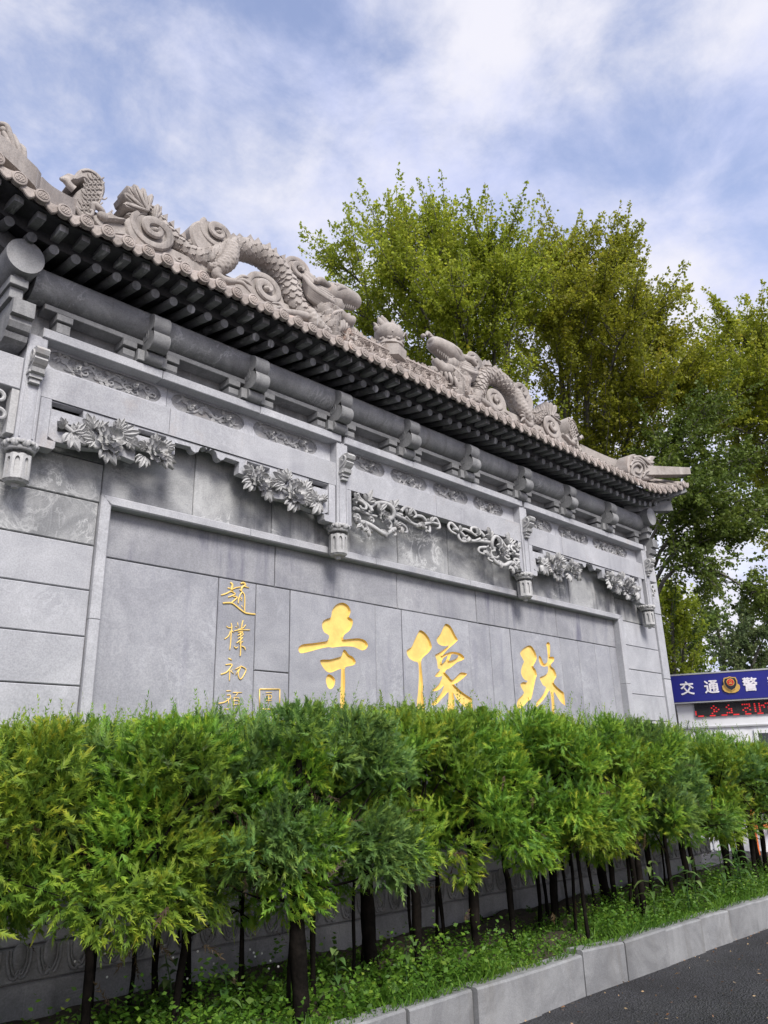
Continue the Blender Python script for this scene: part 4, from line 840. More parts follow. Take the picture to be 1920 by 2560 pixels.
# ridge-end fish beasts, hip ridges and crouching hip beasts (left one traced, right one its twin)
def end_beast(mir, label):
    D = Dr(thing('ridge_end_beast', label, 'ornament', (XC+(1 if mir else -1)*3.6, 5.6, 6.1), 'ridge end beasts'), mir)
    m = MB(); body = [(545, 700), (600, 660), (648, 585), (678, 520), (672, 450), (632, 396), (575, 366), (520, 372), (485, 405), (462, 440), (500, 455), (540, 440), (556, 452), (550, 480), (515, 505), (480, 540), (465, 600), (480, 660)]
    lp = smooth_loop(xz(Q, body, 5.52), 3); m.plate([lp], 5.50, 5.82, .02); D.put(m, 'curled_body')
    m = MB()
    for j in range(8):
        for i in range(5):
            t = j/7; cxq = 520+88*math.sin(t*2.2+.2)+(i-2)*27; cyq = 650-t*230
            if not (478 < cxq < 655) or (cyq < 470 and cxq < 560): continue
            c = q3(cxq+(13 if j % 2 else 0), cyq, 5.497); rr = .034
            m.tube([(c[0]-rr, c[1], c[2]+.014), (c[0]-rr*.6, c[1]-.002, c[2]-.012), (c[0], c[1]-.003, c[2]-.024), (c[0]+rr*.6, c[1]-.002, c[2]-.012), (c[0]+rr, c[1], c[2]+.014)], .007, 5, True, 2)
    m.tube([q3(*p, 5.499) for p in [(640, 590), (664, 520), (658, 455), (622, 408), (575, 382), (532, 385)]], .010, 6, True, 4)
    kind(D.put(m, 'scales', 60), 'stuff')
    m = MB()
    for k in range(6): m.tube([q3(478+k*3, 505-k*4, 5.50+k*.055), q3(452+k*7, 480-k*3, 5.50+k*.055), q3(425+k*8, 445-k*4, 5.50+k*.055), q3(388+k*9, 432-k*5, 5.50+k*.055)], [.03, .028, .03, .012], 8, True, 3)
    D.put(m, 'tail_fin', 60)
    m = MB()
    for k in range(6): m.tube([q3(470+k*6, 560+k*10, 5.49), q3(490+k*5, 620+k*10, 5.475), q3(540+k*4, 670+k*8, 5.47), q3(600+k*2, 700+k*6, 5.48)], [.008, .016, .016, .006], 6, True, 4)
    m.tube([q3(600, 640, 5.47), q3(610, 600, 5.46), q3(640, 620, 5.45), q3(668, 655, 5.46), q3(640, 670, 5.47)], [.02, .03, .03, .025, .015], 8, True, 4)
    m.tube([q3(560, 660, 5.47), q3(590, 672, 5.45), q3(600, 645, 5.45), q3(580, 640, 5.46)], .016, 7, True, 4)
    D.put(m, 'fin_and_whiskers', 60)
    m = MB(); m.plate([smooth_loop(xz(Q, [(590, 690), (640, 660), (690, 660), (722, 640), (726, 665), (760, 685), (805, 695), (803, 718), (740, 712), (680, 712), (668, 735), (705, 775), (750, 785), (800, 790), (800, 815), (700, 790), (620, 745)], 5.50), 3)], 5.47, 5.80, .018)
    m.ball(q3(665, 675, 5.46), (.05, .035, .045), 10, 6); hd = D.put(m, 'head')
    m = MB(); m.plate([xz(Q, [(670, 720), (790, 712), (785, 790), (705, 775)], 5.60)], 5.58, 5.78, .006); D.put(m, 'mouth_hollow', parent=hd)
    # hip ridge sweeping down and out to the corner
    P = [np.array(q3(440, 585, 5.52)), np.array(q3(360, 545, 5.38)), np.array(q3(270, 490, 5.22)), np.array(q3(190, 415, 5.06)), np.array(q3(120, 330, 4.92)), np.array([.28, 4.62, 5.88])]
    P = smooth_loop(P, 4, False); h = MB(); n = len(P); V = []
    for hi, (p, q) in enumerate(zip(P, P[1:]+[P[-1]+(P[-1]-P[-2])])):
        dp_ = .30-.21*hi/(n-1)
        d = q-p; d[2] = 0; d /= np.linalg.norm(d)+1e-9; s_ = np.array([-d[1], d[0], 0])*.075
        V += [p+s_+[0, 0, .02], p-s_+[0, 0, .02], p-s_*1.25+[0, 0, -.03], p-s_+[0, 0, -.035], p-s_*1.0+[0, 0, -dp_], p+s_+[0, 0, -dp_]]
    h.add(V, [(i*6+k, i*6+6+k, i*6+6+(k+1) % 6, i*6+(k+1) % 6) for i in range(n-1) for k in range(6)]+[tuple(range(6)), tuple((n-1)*6+k for k in range(5, -1, -1))]); D.put(h, 'hip_ridge')
end_beast(False, 'curled stone fish-dragon gripping the ridge, at its left end by the tail fan')
end_beast(True, 'curled stone fish-dragon gripping the ridge, at its right end before the tree')
def hip_beast(F, outline, locks, eye, Y, label, base):
    root = thing('hip_beast', label, 'ornament', tuple(base), 'hip ridge beasts')
    m = MB(); m.plate([smooth_loop(xz(F, outline, Y), 3)], Y, Y+.20, .022); m.build('body', M_ROOF, root, angle=40)
    for i, lk in enumerate(locks):
        n = len(lk); m = MB(); m.tube([at(*F(*p), Y-.008-.01*math.sin(math.pi*k/(n-1))) for k, p in enumerate(lk)], [.010+.014*math.sin(math.pi*min(1, .15+.8*k/(n-1))) for k in range(n)], 7, True, 5); m.build('mane_lock', M_ROOF, root, angle=60)
    m = MB(); m.ball(at(*F(*eye), Y-.004), (.026, .022, .026), 10, 8); m.build('eye', M_ROOF, root, angle=60)
hip_beast(Z3, [(1330, 712), (1362, 700), (1385, 715), (1405, 712), (1425, 722), (1440, 708), (1465, 715), (1450, 735), (1452, 765), (1464, 790), (1455, 822), (1400, 828), (1345, 808), (1328, 770)],
    [[(1340, 800), (1345, 765), (1370, 750), (1390, 770), (1380, 795), (1360, 790)], [(1345, 735), (1370, 725), (1395, 740), (1420, 770), (1425, 800)], [(1350, 720), (1380, 715), (1410, 735), (1435, 760), (1445, 795)], [(1400, 800), (1420, 785), (1440, 795), (1450, 815)], [(1335, 760), (1350, 740), (1375, 738), (1400, 755), (1408, 790), (1395, 815)], [(1415, 735), (1430, 745), (1450, 742)]], (1428, 735), 4.84, 'small carved stone beast on the upswept right roof corner', (10.5, 4.9, 5.8))
hip_beast(Q, [(-70, 90), (-20, 55), (40, 62), (60, 85), (95, 130), (118, 190), (140, 190), (168, 230), (165, 330), (180, 350), (195, 400), (185, 440), (120, 420), (40, 370), (-60, 300)],
    [[(0, 75), (45, 95), (70, 170), (90, 250), (110, 320)], [(20, 130), (45, 180), (70, 260), (95, 330), (120, 380)], [(85, 150), (110, 210), (125, 270), (135, 330)], [(5, 200), (30, 245), (60, 310), (80, 360)], [(-10, 260), (20, 300), (50, 345)], [(125, 215), (150, 240), (155, 290), (150, 340), (165, 380)], [(130, 355), (155, 365), (180, 400)], [(20, 230), (50, 215), (80, 235), (85, 265), (60, 280), (45, 262)], [(100, 350), (120, 385), (150, 410)]], (22, 115), 4.95, 'large carved stone beast with long mane on the upswept left roof corner', (1.0, 5.0, 5.9))

# ================================================================== POLICE BOOTH beyond the wall's end
ua = math.radians(114.6); U = np.array([math.cos(ua), math.sin(ua), 0]); NB = np.array([-U[1], U[0], 0])   # U runs away from us along the front
d0 = RM @ np.array([1675-960., 1692-1280., 1920.]); d0 = d0/(d0@RM[:, 2]); B0 = d0*16+EYE; B0[2] = 0     # far-left front corner, on the ground
def bp(px, py):
    d = RM @ np.array([px-960., py-1280., 1920.]); n = NB; t = ((B0-EYE)@n)/(d@n); p = EYE+d*t; return (-(p-B0)@U, p[2])   # (metres along the front towards us, height)
NF = NB if (EYE-B0)@NB > 0 else -NB                                                                # outward normal of the front
def bw(s_, z, o=0): p = B0-U*s_+NF*o; return (p[0], p[1], z)
M_BLUE = plain('blue_sign_panel', (.008, .012, .21), .3, 0, .5, 0, .08, 2); M_WHITE = plain('white_booth_panel', (.72, .73, .76), .4, 0, .5, 0, .04, 1); M_GREYT = plain('grey_trim', (.4, .41, .43), .5, 0, .5, 0, .05, 2)
M_GLASS = plain('dark_window_glass', (.03, .035, .04), .08, 0, .6, 0, .1, 1); M_LED0 = plain('unlit_led_screen', (.018, .017, .019), .5, 0, .4, 0, .2, 30)
M_LETTER = plain('white_letters', (.78, .76, .82), .4); M_RED = plain('emblem_red', (.55, .02, .02), .35); M_GOLDE = plain('emblem_gold', (.72, .46, .12), .3, .4); M_BLK = plain('emblem_dark', (.012, .014, .03), .4)
m_, n_, l_, p_ = new_mat('red_led'); p_.inputs['Base Color'].default_value = (.3, .01, .01, 1); p_.inputs['Emission Color'].default_value = (1, .03, .04, 1); p_.inputs['Emission Strength'].default_value = .32; M_LED = m_
booth = thing('police_booth', 'white police booth with blue lettered sign and red display past the wall', 'booth', tuple(B0))
def bbox(name, s0, s1, z0, z1, o0, o1, mat, parent=booth):
    V = [bw(s_, z, o) for s_ in (s0, s1) for o in (o0, o1) for z in (z0, z1)]
    m = MB(); m.add(V, [(0, 1, 3, 2), (4, 6, 7, 5), (0, 4, 5, 1), (2, 3, 7, 6), (0, 2, 6, 4), (1, 5, 7, 3)]); return m.build(name, mat, parent)
zt = bp(1675, 1692)[1]; zb_ = bp(1690, 1757)[1]; zl1 = bp(1736, 1760)[1]; zl0 = bp(1740, 1792)[1]; zw = bp(1768, 1816)[1]
bbox('body', .04, 5.2, 0, zb_, -2.6, -.06, M_WHITE); sgn = bbox('sign_fascia', 0, 5.4, zb_, zt, -2.7, .10, M_BLUE)
bbox('trim', -.01, 5.41, zb_-.03, zb_-.002, -2.69, .09, M_GREYT); bbox('trim', -.01, 5.41, zt+.001, zt+.03, -2.71, .11, M_GREYT)
sl = bp(1735, 1762)[0]; led = bbox('led_display', sl, sl+3.2, zl0, zl1, -.05, -.02, M_LED0)
bbox('sill_band', .03, 5.25, zw-.03, zw, -.08, -.015, M_GREYT)
sw = bp(1885, 1830)[0]
for k in range(2):
    fr = bbox('window', sw+k*1.5, sw+1.3+k*1.5, 1.05, zw-.1, -.08, -.03, M_WHITE); bbox('pane', sw+.07+k*1.5, sw+1.23+k*1.5, 1.12, zw-.17, -.05, -.024, M_GLASS, fr)
bbox('door', .35, 1.25, .02, zw-.1, -.08, -.035, M_WHITE)
# red dots of the running text, lit border dashes
hgt = zl1-zl0; m = MB()
def dot(s_, z, a=.018, b=.018):
    V = [bw(s_+i*a, z+j*b, -.018) for i, j in ((-1, -1), (1, -1), (1, 1), (-1, 1))]+[bw(s_+i*a, z+j*b, -.021) for i, j in ((-1, -1), (1, -1), (1, 1), (-1, 1))]
    m.add(V, [(0, 1, 2, 3), (0, 1, 5, 4), (1, 2, 6, 5), (2, 3, 7, 6), (3, 0, 4, 7)])
for k in range(14): dot(sl+.1+k*.22, zl0+.008, .055, .011)
for k in range(9, 14): dot(sl+.1+k*.22, zl1-.008, .055, .011)
for j in range(3): dot(sl+.012, zl0+.04+j*.03, .012, .012)
glyphs = ["..#..|.#.#.|..#.#|..##.|.#...", "..#..|.#...|..##.|...#.|.###.", "####.|...#.|.##..|#..#.|.#...", "#.#..|#.##.|#.#.#|#.#..|#.#..", ".##..|#..#.|..#..|..#..|.....", "..#..|..##.|.#..#|..##.|.##.."]
for gi, gl in enumerate(glyphs):
    for j, row in enumerate(gl.split('|')):
        for i, ch in enumerate(row):
            if ch == '#': dot(sl+.28+[0, .28, .62, .84, 1.0, 1.45][gi]+i*.042, zl1-.06-j*(hgt-.11)/4, .014, .012)
kind(m.build('led_text', M_LED, led), 'stuff')
def letters(ch, px, py, size):
    cu = bpy.data.curves.new('sign_letter', 'FONT'); cu.body = ch; cu.size = 1; cu.extrude = .02; cu.offset = 0; cu.align_x = 'CENTER'; cu.align_y = 'CENTER'
    o = bpy.data.objects.new('tmp', cu); COL.objects.link(o); dg = bpy.context.evaluated_depsgraph_get(); me = bpy.data.meshes.new_from_object(o.evaluated_get(dg)); bpy.data.objects.remove(o)
    V = np.array([v.co for v in me.vertices]) if len(me.vertices) else np.zeros((1, 3)); c = (V.max(0)+V.min(0))/2; ext = max((V.max(0)-V.min(0))[:2]) or 1
    s_, z = bp(px, py); mat = Matrix((( -U[0], 0, NF[0]), (-U[1], 0, NF[1]), (0, 1, 0))).to_4x4()
    for v in me.vertices: v.co = (Vector(v.co)-Vector(c))*(size/ext); v.co = Vector(bw(s_, z, .105)) + (mat @ v.co)
    m = MB(); b0 = [tuple(v.co) for v in me.vertices]; f0 = [tuple(p.vertices) for p in me.polygons]
    for k, (du, dz) in enumerate(((0, 0), (.028, 0), (-.028, 0), (0, .024), (0, -.024))):
        m.add([tuple(np.array(v)-U*du*size+NF*.0006*k+np.array([0, 0, dz*size])) for v in b0], f0)
    m.build('sign_letter', M_LETTER, sgn)
hl = abs(bp(1720, 1705)[1]-bp(1720, 1738)[1])*.98
for ch, px, py in (('交', 1718, 1721.5), ('通', 1778.5, 1718), ('警', 1874.5, 1711.5), ('察', 1937, 1707)): letters(ch, px, py, hl)
# emblem: gold wreath, dark shield, red disc
s_, z = bp(1826.5, 1714); es = hl*.62
def disc2(pts, o0, o1, mat, name, parent):
    m = MB(); n = len(pts); V = [bw(s_+a*es, z+b*es, o1) for a, b in pts]+[bw(s_+a*es, z+b*es, o0) for a, b in pts]
    m.add(V, [tuple(range(n)), tuple(range(2*n-1, n-1, -1))]+[(i, (i+1) % n, n+(i+1) % n, n+i) for i in range(n)]); return m.build(name, mat, parent)
em = disc2([(-.35, -.95), (.35, -.95), (.8, -.75), (1.0, -.45), (1.02, -.1), (.85, .1), (0, .2), (-.85, .1), (-1.02, -.1), (-1.0, -.45), (-.8, -.75)], .10, .125, M_GOLDE, 'emblem', sgn)
sh = [(0, 1.05), (.3, .95), (.68, .92), (.82, .5), (.75, .0), (.5, -.45), (0, -.75), (-.5, -.45), (-.75, 0), (-.82, .5), (-.68, .92), (-.3, .95)]
disc2(sh, .12, .145, M_GOLDE, 'shield_rim', em); disc2([(a*.86, .1+(b-.1)*.86) for a, b in sh], .14, .155, M_BLK, 'shield', em)
circ = [(math.cos(t)*.46, .32+math.sin(t)*.46) for t in np.linspace(0, 2*math.pi, 20, endpoint=False)]
disc2(circ, .15, .163, M_GOLDE, 'emblem_ring', em); disc2([(a*.84, .32+(b-.32)*.84) for a, b in circ], .16, .170, M_RED, 'emblem_disc', em)
disc2([(-.2, .12), (.2, .12), (.2, .2), (.1, .28), (-.1, .28), (-.2, .2)], .168, .176, M_GOLDE, 'emblem_gate', em)
for a, b in ((0, .52), (-.16, .44), (.16, .44), (-.09, .40), (.09, .40)): disc2([(a+.045*math.cos(t), b+.045*math.sin(t)) for t in np.linspace(0, 6.28, 6)[:-1]], .168, .176, M_GOLDE, 'emblem_star', em)
# orange barrier seen low between the right-hand trunks
M_ORANGE = plain('orange_barrier_paint', (.62, .13, .02), .5); M_YEL = plain('yellow_reflector', (.75, .7, .05), .4)
def gp(px, py, Y, dz=0): p = at(px, py, Y); return p
bar = thing('road_barrier', 'orange railed barrier low behind the right-hand juniper trunks', 'barrier', tuple(at(1905, 2130, 6.2)*np.array([1, 1, 0])))
xa, xb = at(1880, 2100, 6.2)[0], at(1990, 2100, 6.2)[0]
for xx in (xa+.1, xb-.2, xb+1.2): MB().box(xx-.05, xx+.05, 6.15, 6.25, 0, 1.12, .01).build('post', M_ORANGE, bar)
for z0 in (.45, .72, .98): MB().box(xa, xb+1.3, 6.17, 6.23, z0, z0+.09, .01).build('rail', M_ORANGE, bar)

# ================================================================== TREES BEHIND
def nrm(v): return v/(np.linalg.norm(v, axis=-1, keepdims=True)+1e-9)
def leaf_quads(P, D, ln, wd, rg, nrm_=None):
    """diamond leaves: base P, direction D, with a slight fold"""
    n = len(P); r_ = nrm(rg.normal(size=(n, 3))); S = nrm(np.cross(D, r_ if nrm_ is None else nrm(nrm_+r_*.35))); Nn = np.cross(S, D)
    ln = np.asarray(ln).reshape(-1, 1)*np.ones((n, 1)); wd = np.asarray(wd).reshape(-1, 1)*np.ones((n, 1))
    V = np.empty((n, 4, 3)); V[:, 0] = P; V[:, 1] = P+D*ln*.42+S*wd*.5+Nn*wd*.12; V[:, 2] = P+D*ln; V[:, 3] = P+D*ln*.42-S*wd*.5+Nn*wd*.12
    F = np.arange(n*4).reshape(n, 4); return V.reshape(-1, 3), F
def curve(P, n):
    P = smooth_loop(P, max(2, n//(len(P)-1)), False); return [np.array(p) for p in P]
def leafy_tree(name, label, base, leaders, nleaf, mat, seed, leaf=.07, spread=1.0, r0=.2, limb_len=1.7, limb_n=14, up=.8, group=None, droop=0.0, tw=(.35, .8), lo=.34):
    rg = np.random.default_rng(seed); root = thing(name, label, 'tree', tuple(base), group); wood = MB(); tips = []
    base = np.array(base, float)
    for li, (tip, mid) in enumerate(leaders):
        C = curve([base, np.array(mid), np.array(tip)], 14); L_ = len(C)
        wood.tube(C, [r0*(1-.95*i/(L_-1))+.010 for i in range(L_)], 7, True, 1)
        ht = np.linalg.norm(C[-1]-C[0])
        for k in range(limb_n):
            t = lo+(.97-lo)*(k+rg.random())/limb_n; i = min(int(t*(L_-1)), L_-2); p = C[i]+(C[i+1]-C[i])*((t*(L_-1))-i)
            ax = nrm(C[i+1]-C[i]); a = rg.random()*6.283; h = np.array([math.cos(a), math.sin(a), 0]); ll = limb_len*(1.2-.78*t)*rg.uniform(.6, 1.2)*spread
            d1 = nrm(h*(1-up*.45)+ax*up*.6+np.array([0, 0, .1-droop])); d2 = nrm(h*.45+ax*.5+np.array([0, 0, up*.9-droop*1.4]))
            Q_ = [p, p+d1*ll*.45, p+d1*ll*.6+d2*ll*.5]; c = curve(Q_, 6)
            wood.tube(c, np.linspace(max(.012, r0*.28*(1-t)), .006, len(c)), 5, True, 1)
            ntw = int(5+ll*5)
            for q in range(ntw):
                u = .25+.75*rg.random(); j = min(int(u*(len(c)-1)), len(c)-2); b = c[j]; dd = nrm(nrm(c[j+1]-c[j])*.5+rg.normal(size=3)*.55+np.array([0, 0, up*.55-droop]))
                tips.append((b, dd, rg.uniform(*tw)*(1.05-.4*u)))
            tips.append((c[-2], nrm(c[-1]-c[-2]), rg.uniform(.4, .9)))
        for q in range(6): tips.append((C[-2], nrm(nrm(C[-1]-C[-2])+rg.normal(size=3)*.45), rg.uniform(.3, .65)))
    tb = np.array([t[0] for t in tips]); td = np.array([t[1] for t in tips]); tl = np.array([t[2] for t in tips])
    for b, d, l2 in tips[::2]: wood.tube([b, b+d*l2], [.007, .003], 3, False, 1)
    w_ = tl/tl.sum(); idx = rg.choice(len(tips), nleaf, p=w_); u = rg.random(nleaf)**.8
    P = tb[idx]+td[idx]*(tl[idx]*u)[:, None]+rg.normal(size=(nleaf, 3))*(.075*(1.15-u))[:, None]
    D_ = nrm(td[idx]*.4+rg.normal(size=(nleaf, 3))*.8+np.array([0, 0, -.35])); s_ = leaf*rg.uniform(.7, 1.25, nleaf)
    V, F = leaf_quads(P, D_, s_, s_*.8, rg); base_t = rg.random(len(tips))*.55
    tint_ = np.clip(base_t[idx]+rg.random(nleaf)*.45, 0, 1)
    o = wood.build('trunk', M_BARK2, root, True); link('crown', np_mesh('crown', V, F, np.repeat(tint_, 4)), mat, root); return root
def atd(px, py, dep):
    d = RM @ np.array([px-960., py-1280., 1920.]); d = d/(d@RM[:, 2]); return d*dep+EYE
def grd(px, dep): p = atd(px, 1900, dep); return np.array([p[0], p[1], 0])
def L_(tips, base, dep):
    o = []
    for (tx, ty, dd, mx, my) in tips: o.append((atd(tx, ty, dep+dd), atd(mx, my, dep+dd*.5)))
    return o
b = grd(1255, 15.5)
leafy_tree('poplar_tree', 'tall fan-shaped yellow-green tree rising behind the middle of the wall', b, L_([(1068, 545, 0, 1165, 900), (955, 590, .8, 1090, 930), (840, 645, .3, 1040, 960), (1225, 640, -.7, 1235, 900), (1300, 690, .8, 1270, 900), (1150, 660, 1.2, 1200, 900), (985, 690, -1.0, 1110, 950), (860, 760, -.6, 1080, 1020), (1130, 760, -1.5, 1190, 1000), (1010, 600, -.4, 1130, 920), (1120, 620, .5, 1185, 900), (1290, 700, -1.2, 1265, 980)], b, 15.5), 98000, M_POP, 3, .061, 1.0, .05, 1.8, 20, .65)
b = grd(1440, 16.5)
leafy_tree('poplar_tree', 'yellow-green tree just right of the tallest one, behind the right dragon', b, L_([(1440, 625, 0, 1440, 900), (1550, 670, .5, 1490, 950), (1370, 640, .9, 1400, 920), (1620, 775, -.4, 1530, 1000), (1640, 850, .4, 1540, 1050), (1500, 720, -1.2, 1470, 1000), (1580, 800, -1.5, 1510, 1050), (1380, 800, -1.2, 1410, 1000), (1500, 660, .2, 1465, 930), (1400, 700, .2, 1420, 950), (1690, 860, .3, 1570, 1080), (1720, 950, -.5, 1590, 1130), (1660, 980, -1.2, 1560, 1140)], b, 16.5), 104000, M_POP, 4, .063, 1.0, .05, 1.8, 20, .65)
b = grd(2150, 17)
leafy_tree('poplar_tree', 'green tree at the right edge of the picture above the police booth', b, L_([(1850, 830, 0, 1990, 1100), (1770, 900, .5, 1960, 1150), (1915, 850, .8, 2020, 1080), (1720, 980, -.6, 1930, 1180), (1980, 850, .4, 2060, 1100), (1880, 980, -1, 2020, 1150), (1780, 1050, -1.2, 1980, 1220)], b, 17), 84000, M_POP, 5, .063, 1.0, .045, 2.0, 24, .65)
b = grd(1450, 14)
leafy_tree('shade_tree', 'dark leafy tree with low spreading branches right of the wall end', b, L_([(1820, 1330, .3, 1640, 1450), (1900, 1490, -.3, 1660, 1450), (1700, 1100, .8, 1590, 1330), (1860, 1140, .5, 1620, 1340), (1930, 1270, 1.0, 1650, 1380), (1760, 1020, 1.2, 1590, 1290), (1740, 1230, -.5, 1610, 1400)], b, 14), 38000, M_POPD, 6, .062, .9, .05, 1.3, 16, .25, None, .16, (.3, .6), .6)
b = grd(1720, 24)
leafy_tree('round_tree', 'round green tree low behind the blue police sign', b, L_([(1700, 1590, 0, 1715, 1750), (1760, 1560, .5, 1735, 1750), (1650, 1600, .5, 1690, 1750)], b, 24), 9000, M_POPD, 7, .10, 1.0, .12, 1.4, 12, .5)
b = grd(1840, 32)
leafy_tree('far_tree', 'pale hazy tree far off at the right edge above the police sign', b, L_([(1790, 1540, 0, 1815, 1700), (1860, 1530, 1, 1845, 1700), (1915, 1580, 0, 1870, 1720), (1960, 1560, 1, 1900, 1700)], b, 32), 11000, M_FAR, 8, .13, 1.1, .15, 1.8, 12, .5)
b = grd(1690, 21)
leafy_tree('young_tree', 'bright young tree close beside the wall edge below the dark branches', b, L_([(1680, 1490, 0, 1685, 1650), (1735, 1520, .4, 1705, 1680), (1640, 1500, .4, 1670, 1650)], b, 21), 11000, M_POP, 9, .08, 1.0, .09, 1.2, 12, .5)

# ================================================================== JUNIPER HEDGE
# (photo px of trunk foot x, y, trunk width px) turned into ground positions
TRK = [(186,2521,12),(207,2535,16),(236,2487,10),(330,2478,15),(468,2511,24),(595,2516,8),(612,2500,9),(716,2545,12),(750,2562,43),(782,2502,14),(883,2454,9),(905,2410,12),(931,2425,36),(1018,2348,8),(1054,2415,24),(1090,2343,9),(1112,2367,10),(1196,2386,26),(1286,2362,16),(1350,2309,10),(1370,2290,9),(1389,2314,20),(1423,2295,7),(1440,2328,8),(1470,2342,10),(1492,2281,8),(1524,2254,24),(1548,2269,14),(1578,2270,8),(1597,2288,14),(1610,2295,16),(1630,2240,14),(1659,2210,5),(1720,2232,16),(1746,2232,11),(1786,2160,8),(1817,2165,14),(1860,2170,18),(1898,2170,16)]
def gpos(px, py, zg=.24):
    d = RM @ np.array([px-960., py-1280., 1920.]); return d*((zg-1.5)/d[2])+EYE
spots = []
for px, py, wd in TRK:
    p = gpos(px, py); dep = (p-EYE)@RM[:, 2]; spots.append((p[0], min(p[1], 4.98), wd/1920*dep/2))
spots += [(1.15, 4.25, .028), (1.62, 4.55, .024), (.95, 4.85, .02), (1.95, 4.15, .022), (2.45, 4.2, .02), (8.02, 4.2, .022), (9.35, 4.2, .03), (10.0, 4.5, .03), (9.9, 4.1, .028), (10.6, 4.25, .03), (11.9, 4.4, .03), (12.5, 4.8, .03)]
spots.sort(key=lambda s_: s_[0])
TOPX = [0, 1.6, 2.6, 4.2, 5.9, 8.0, 11.2, 13]; TOPZ = [1.81, 1.82, 1.88, 1.995, 2.005, 1.945, 1.835, 1.80]
def needle_tris(P, D, ln, wd, rg, nm):
    n = len(P); S = nrm(np.cross(D, nrm(nm+nrm(rg.normal(size=(n, 3)))*.4))); V = np.empty((n, 3, 3)); w_ = wd[:, None]*.5
    V[:, 0] = P-S*w_; V[:, 1] = P+S*w_; V[:, 2] = P+D*ln[:, None]; return V.reshape(-1, 3), np.arange(n*3).reshape(n, 3)
def sprays(A, D, Ln, rg, K=12, nl=.031, nw=.0082, tofs=0, face=None):
    """feathery juniper sprays: axis points A, directions D, lengths Ln; every spray is a flat fan of narrow needle tufts"""
    n = len(A); fn = nrm(rg.normal(size=(n, 3))*.5+(np.array([0, -.3, .6]) if face is None else face)); S = nrm(np.cross(D, fn)); fn = nrm(np.cross(S, D)); Vs = []; T = []
    tt = np.clip(rg.random(n)*.75+.12+tofs, 0, 1)
    for k in range(K):
        t = (k+.5)/K; bend = np.array([0, 0, 1.])*(.10*t*t)*Ln[:, None]; C = A+D*(Ln*t)[:, None]+bend
        for sg in (-1, 1):
            ang = rg.uniform(.35, .75, n)[:, None]; d = nrm(D*np.cos(ang)+S*np.sin(ang)*sg+rg.normal(size=(n, 3))*.22)
            l_ = nl*(1.25-.55*t)*rg.uniform(.6, 1.35, n); w_ = nw*rg.uniform(.7, 1.3, n); Vs.append((C, d, l_, w_)); T.append(np.clip(tt*.75+t*.28+rg.normal(size=n)*.06, .04, 1))
    Vs.append((A+D*Ln[:, None], D, np.full(n, nl*1.1), np.full(n, nw))); T.append(np.clip(tt*.75+.33, 0, 1))
    P = np.concatenate([v[0] for v in Vs]); Dd = np.concatenate([v[1] for v in Vs]); l_ = np.concatenate([v[2] for v in Vs]); w_ = np.concatenate([v[3] for v in Vs])
    V, F = needle_tris(P, Dd, l_, w_, rg, np.tile(fn, (2*K+1, 1))); return V, F, np.repeat(np.concatenate(T), 3)
def ordinal(n): return str(n)+('th' if 10 < n % 100 < 14 else {1: 'st', 2: 'nd', 3: 'rd'}.get(n % 10, 'th'))
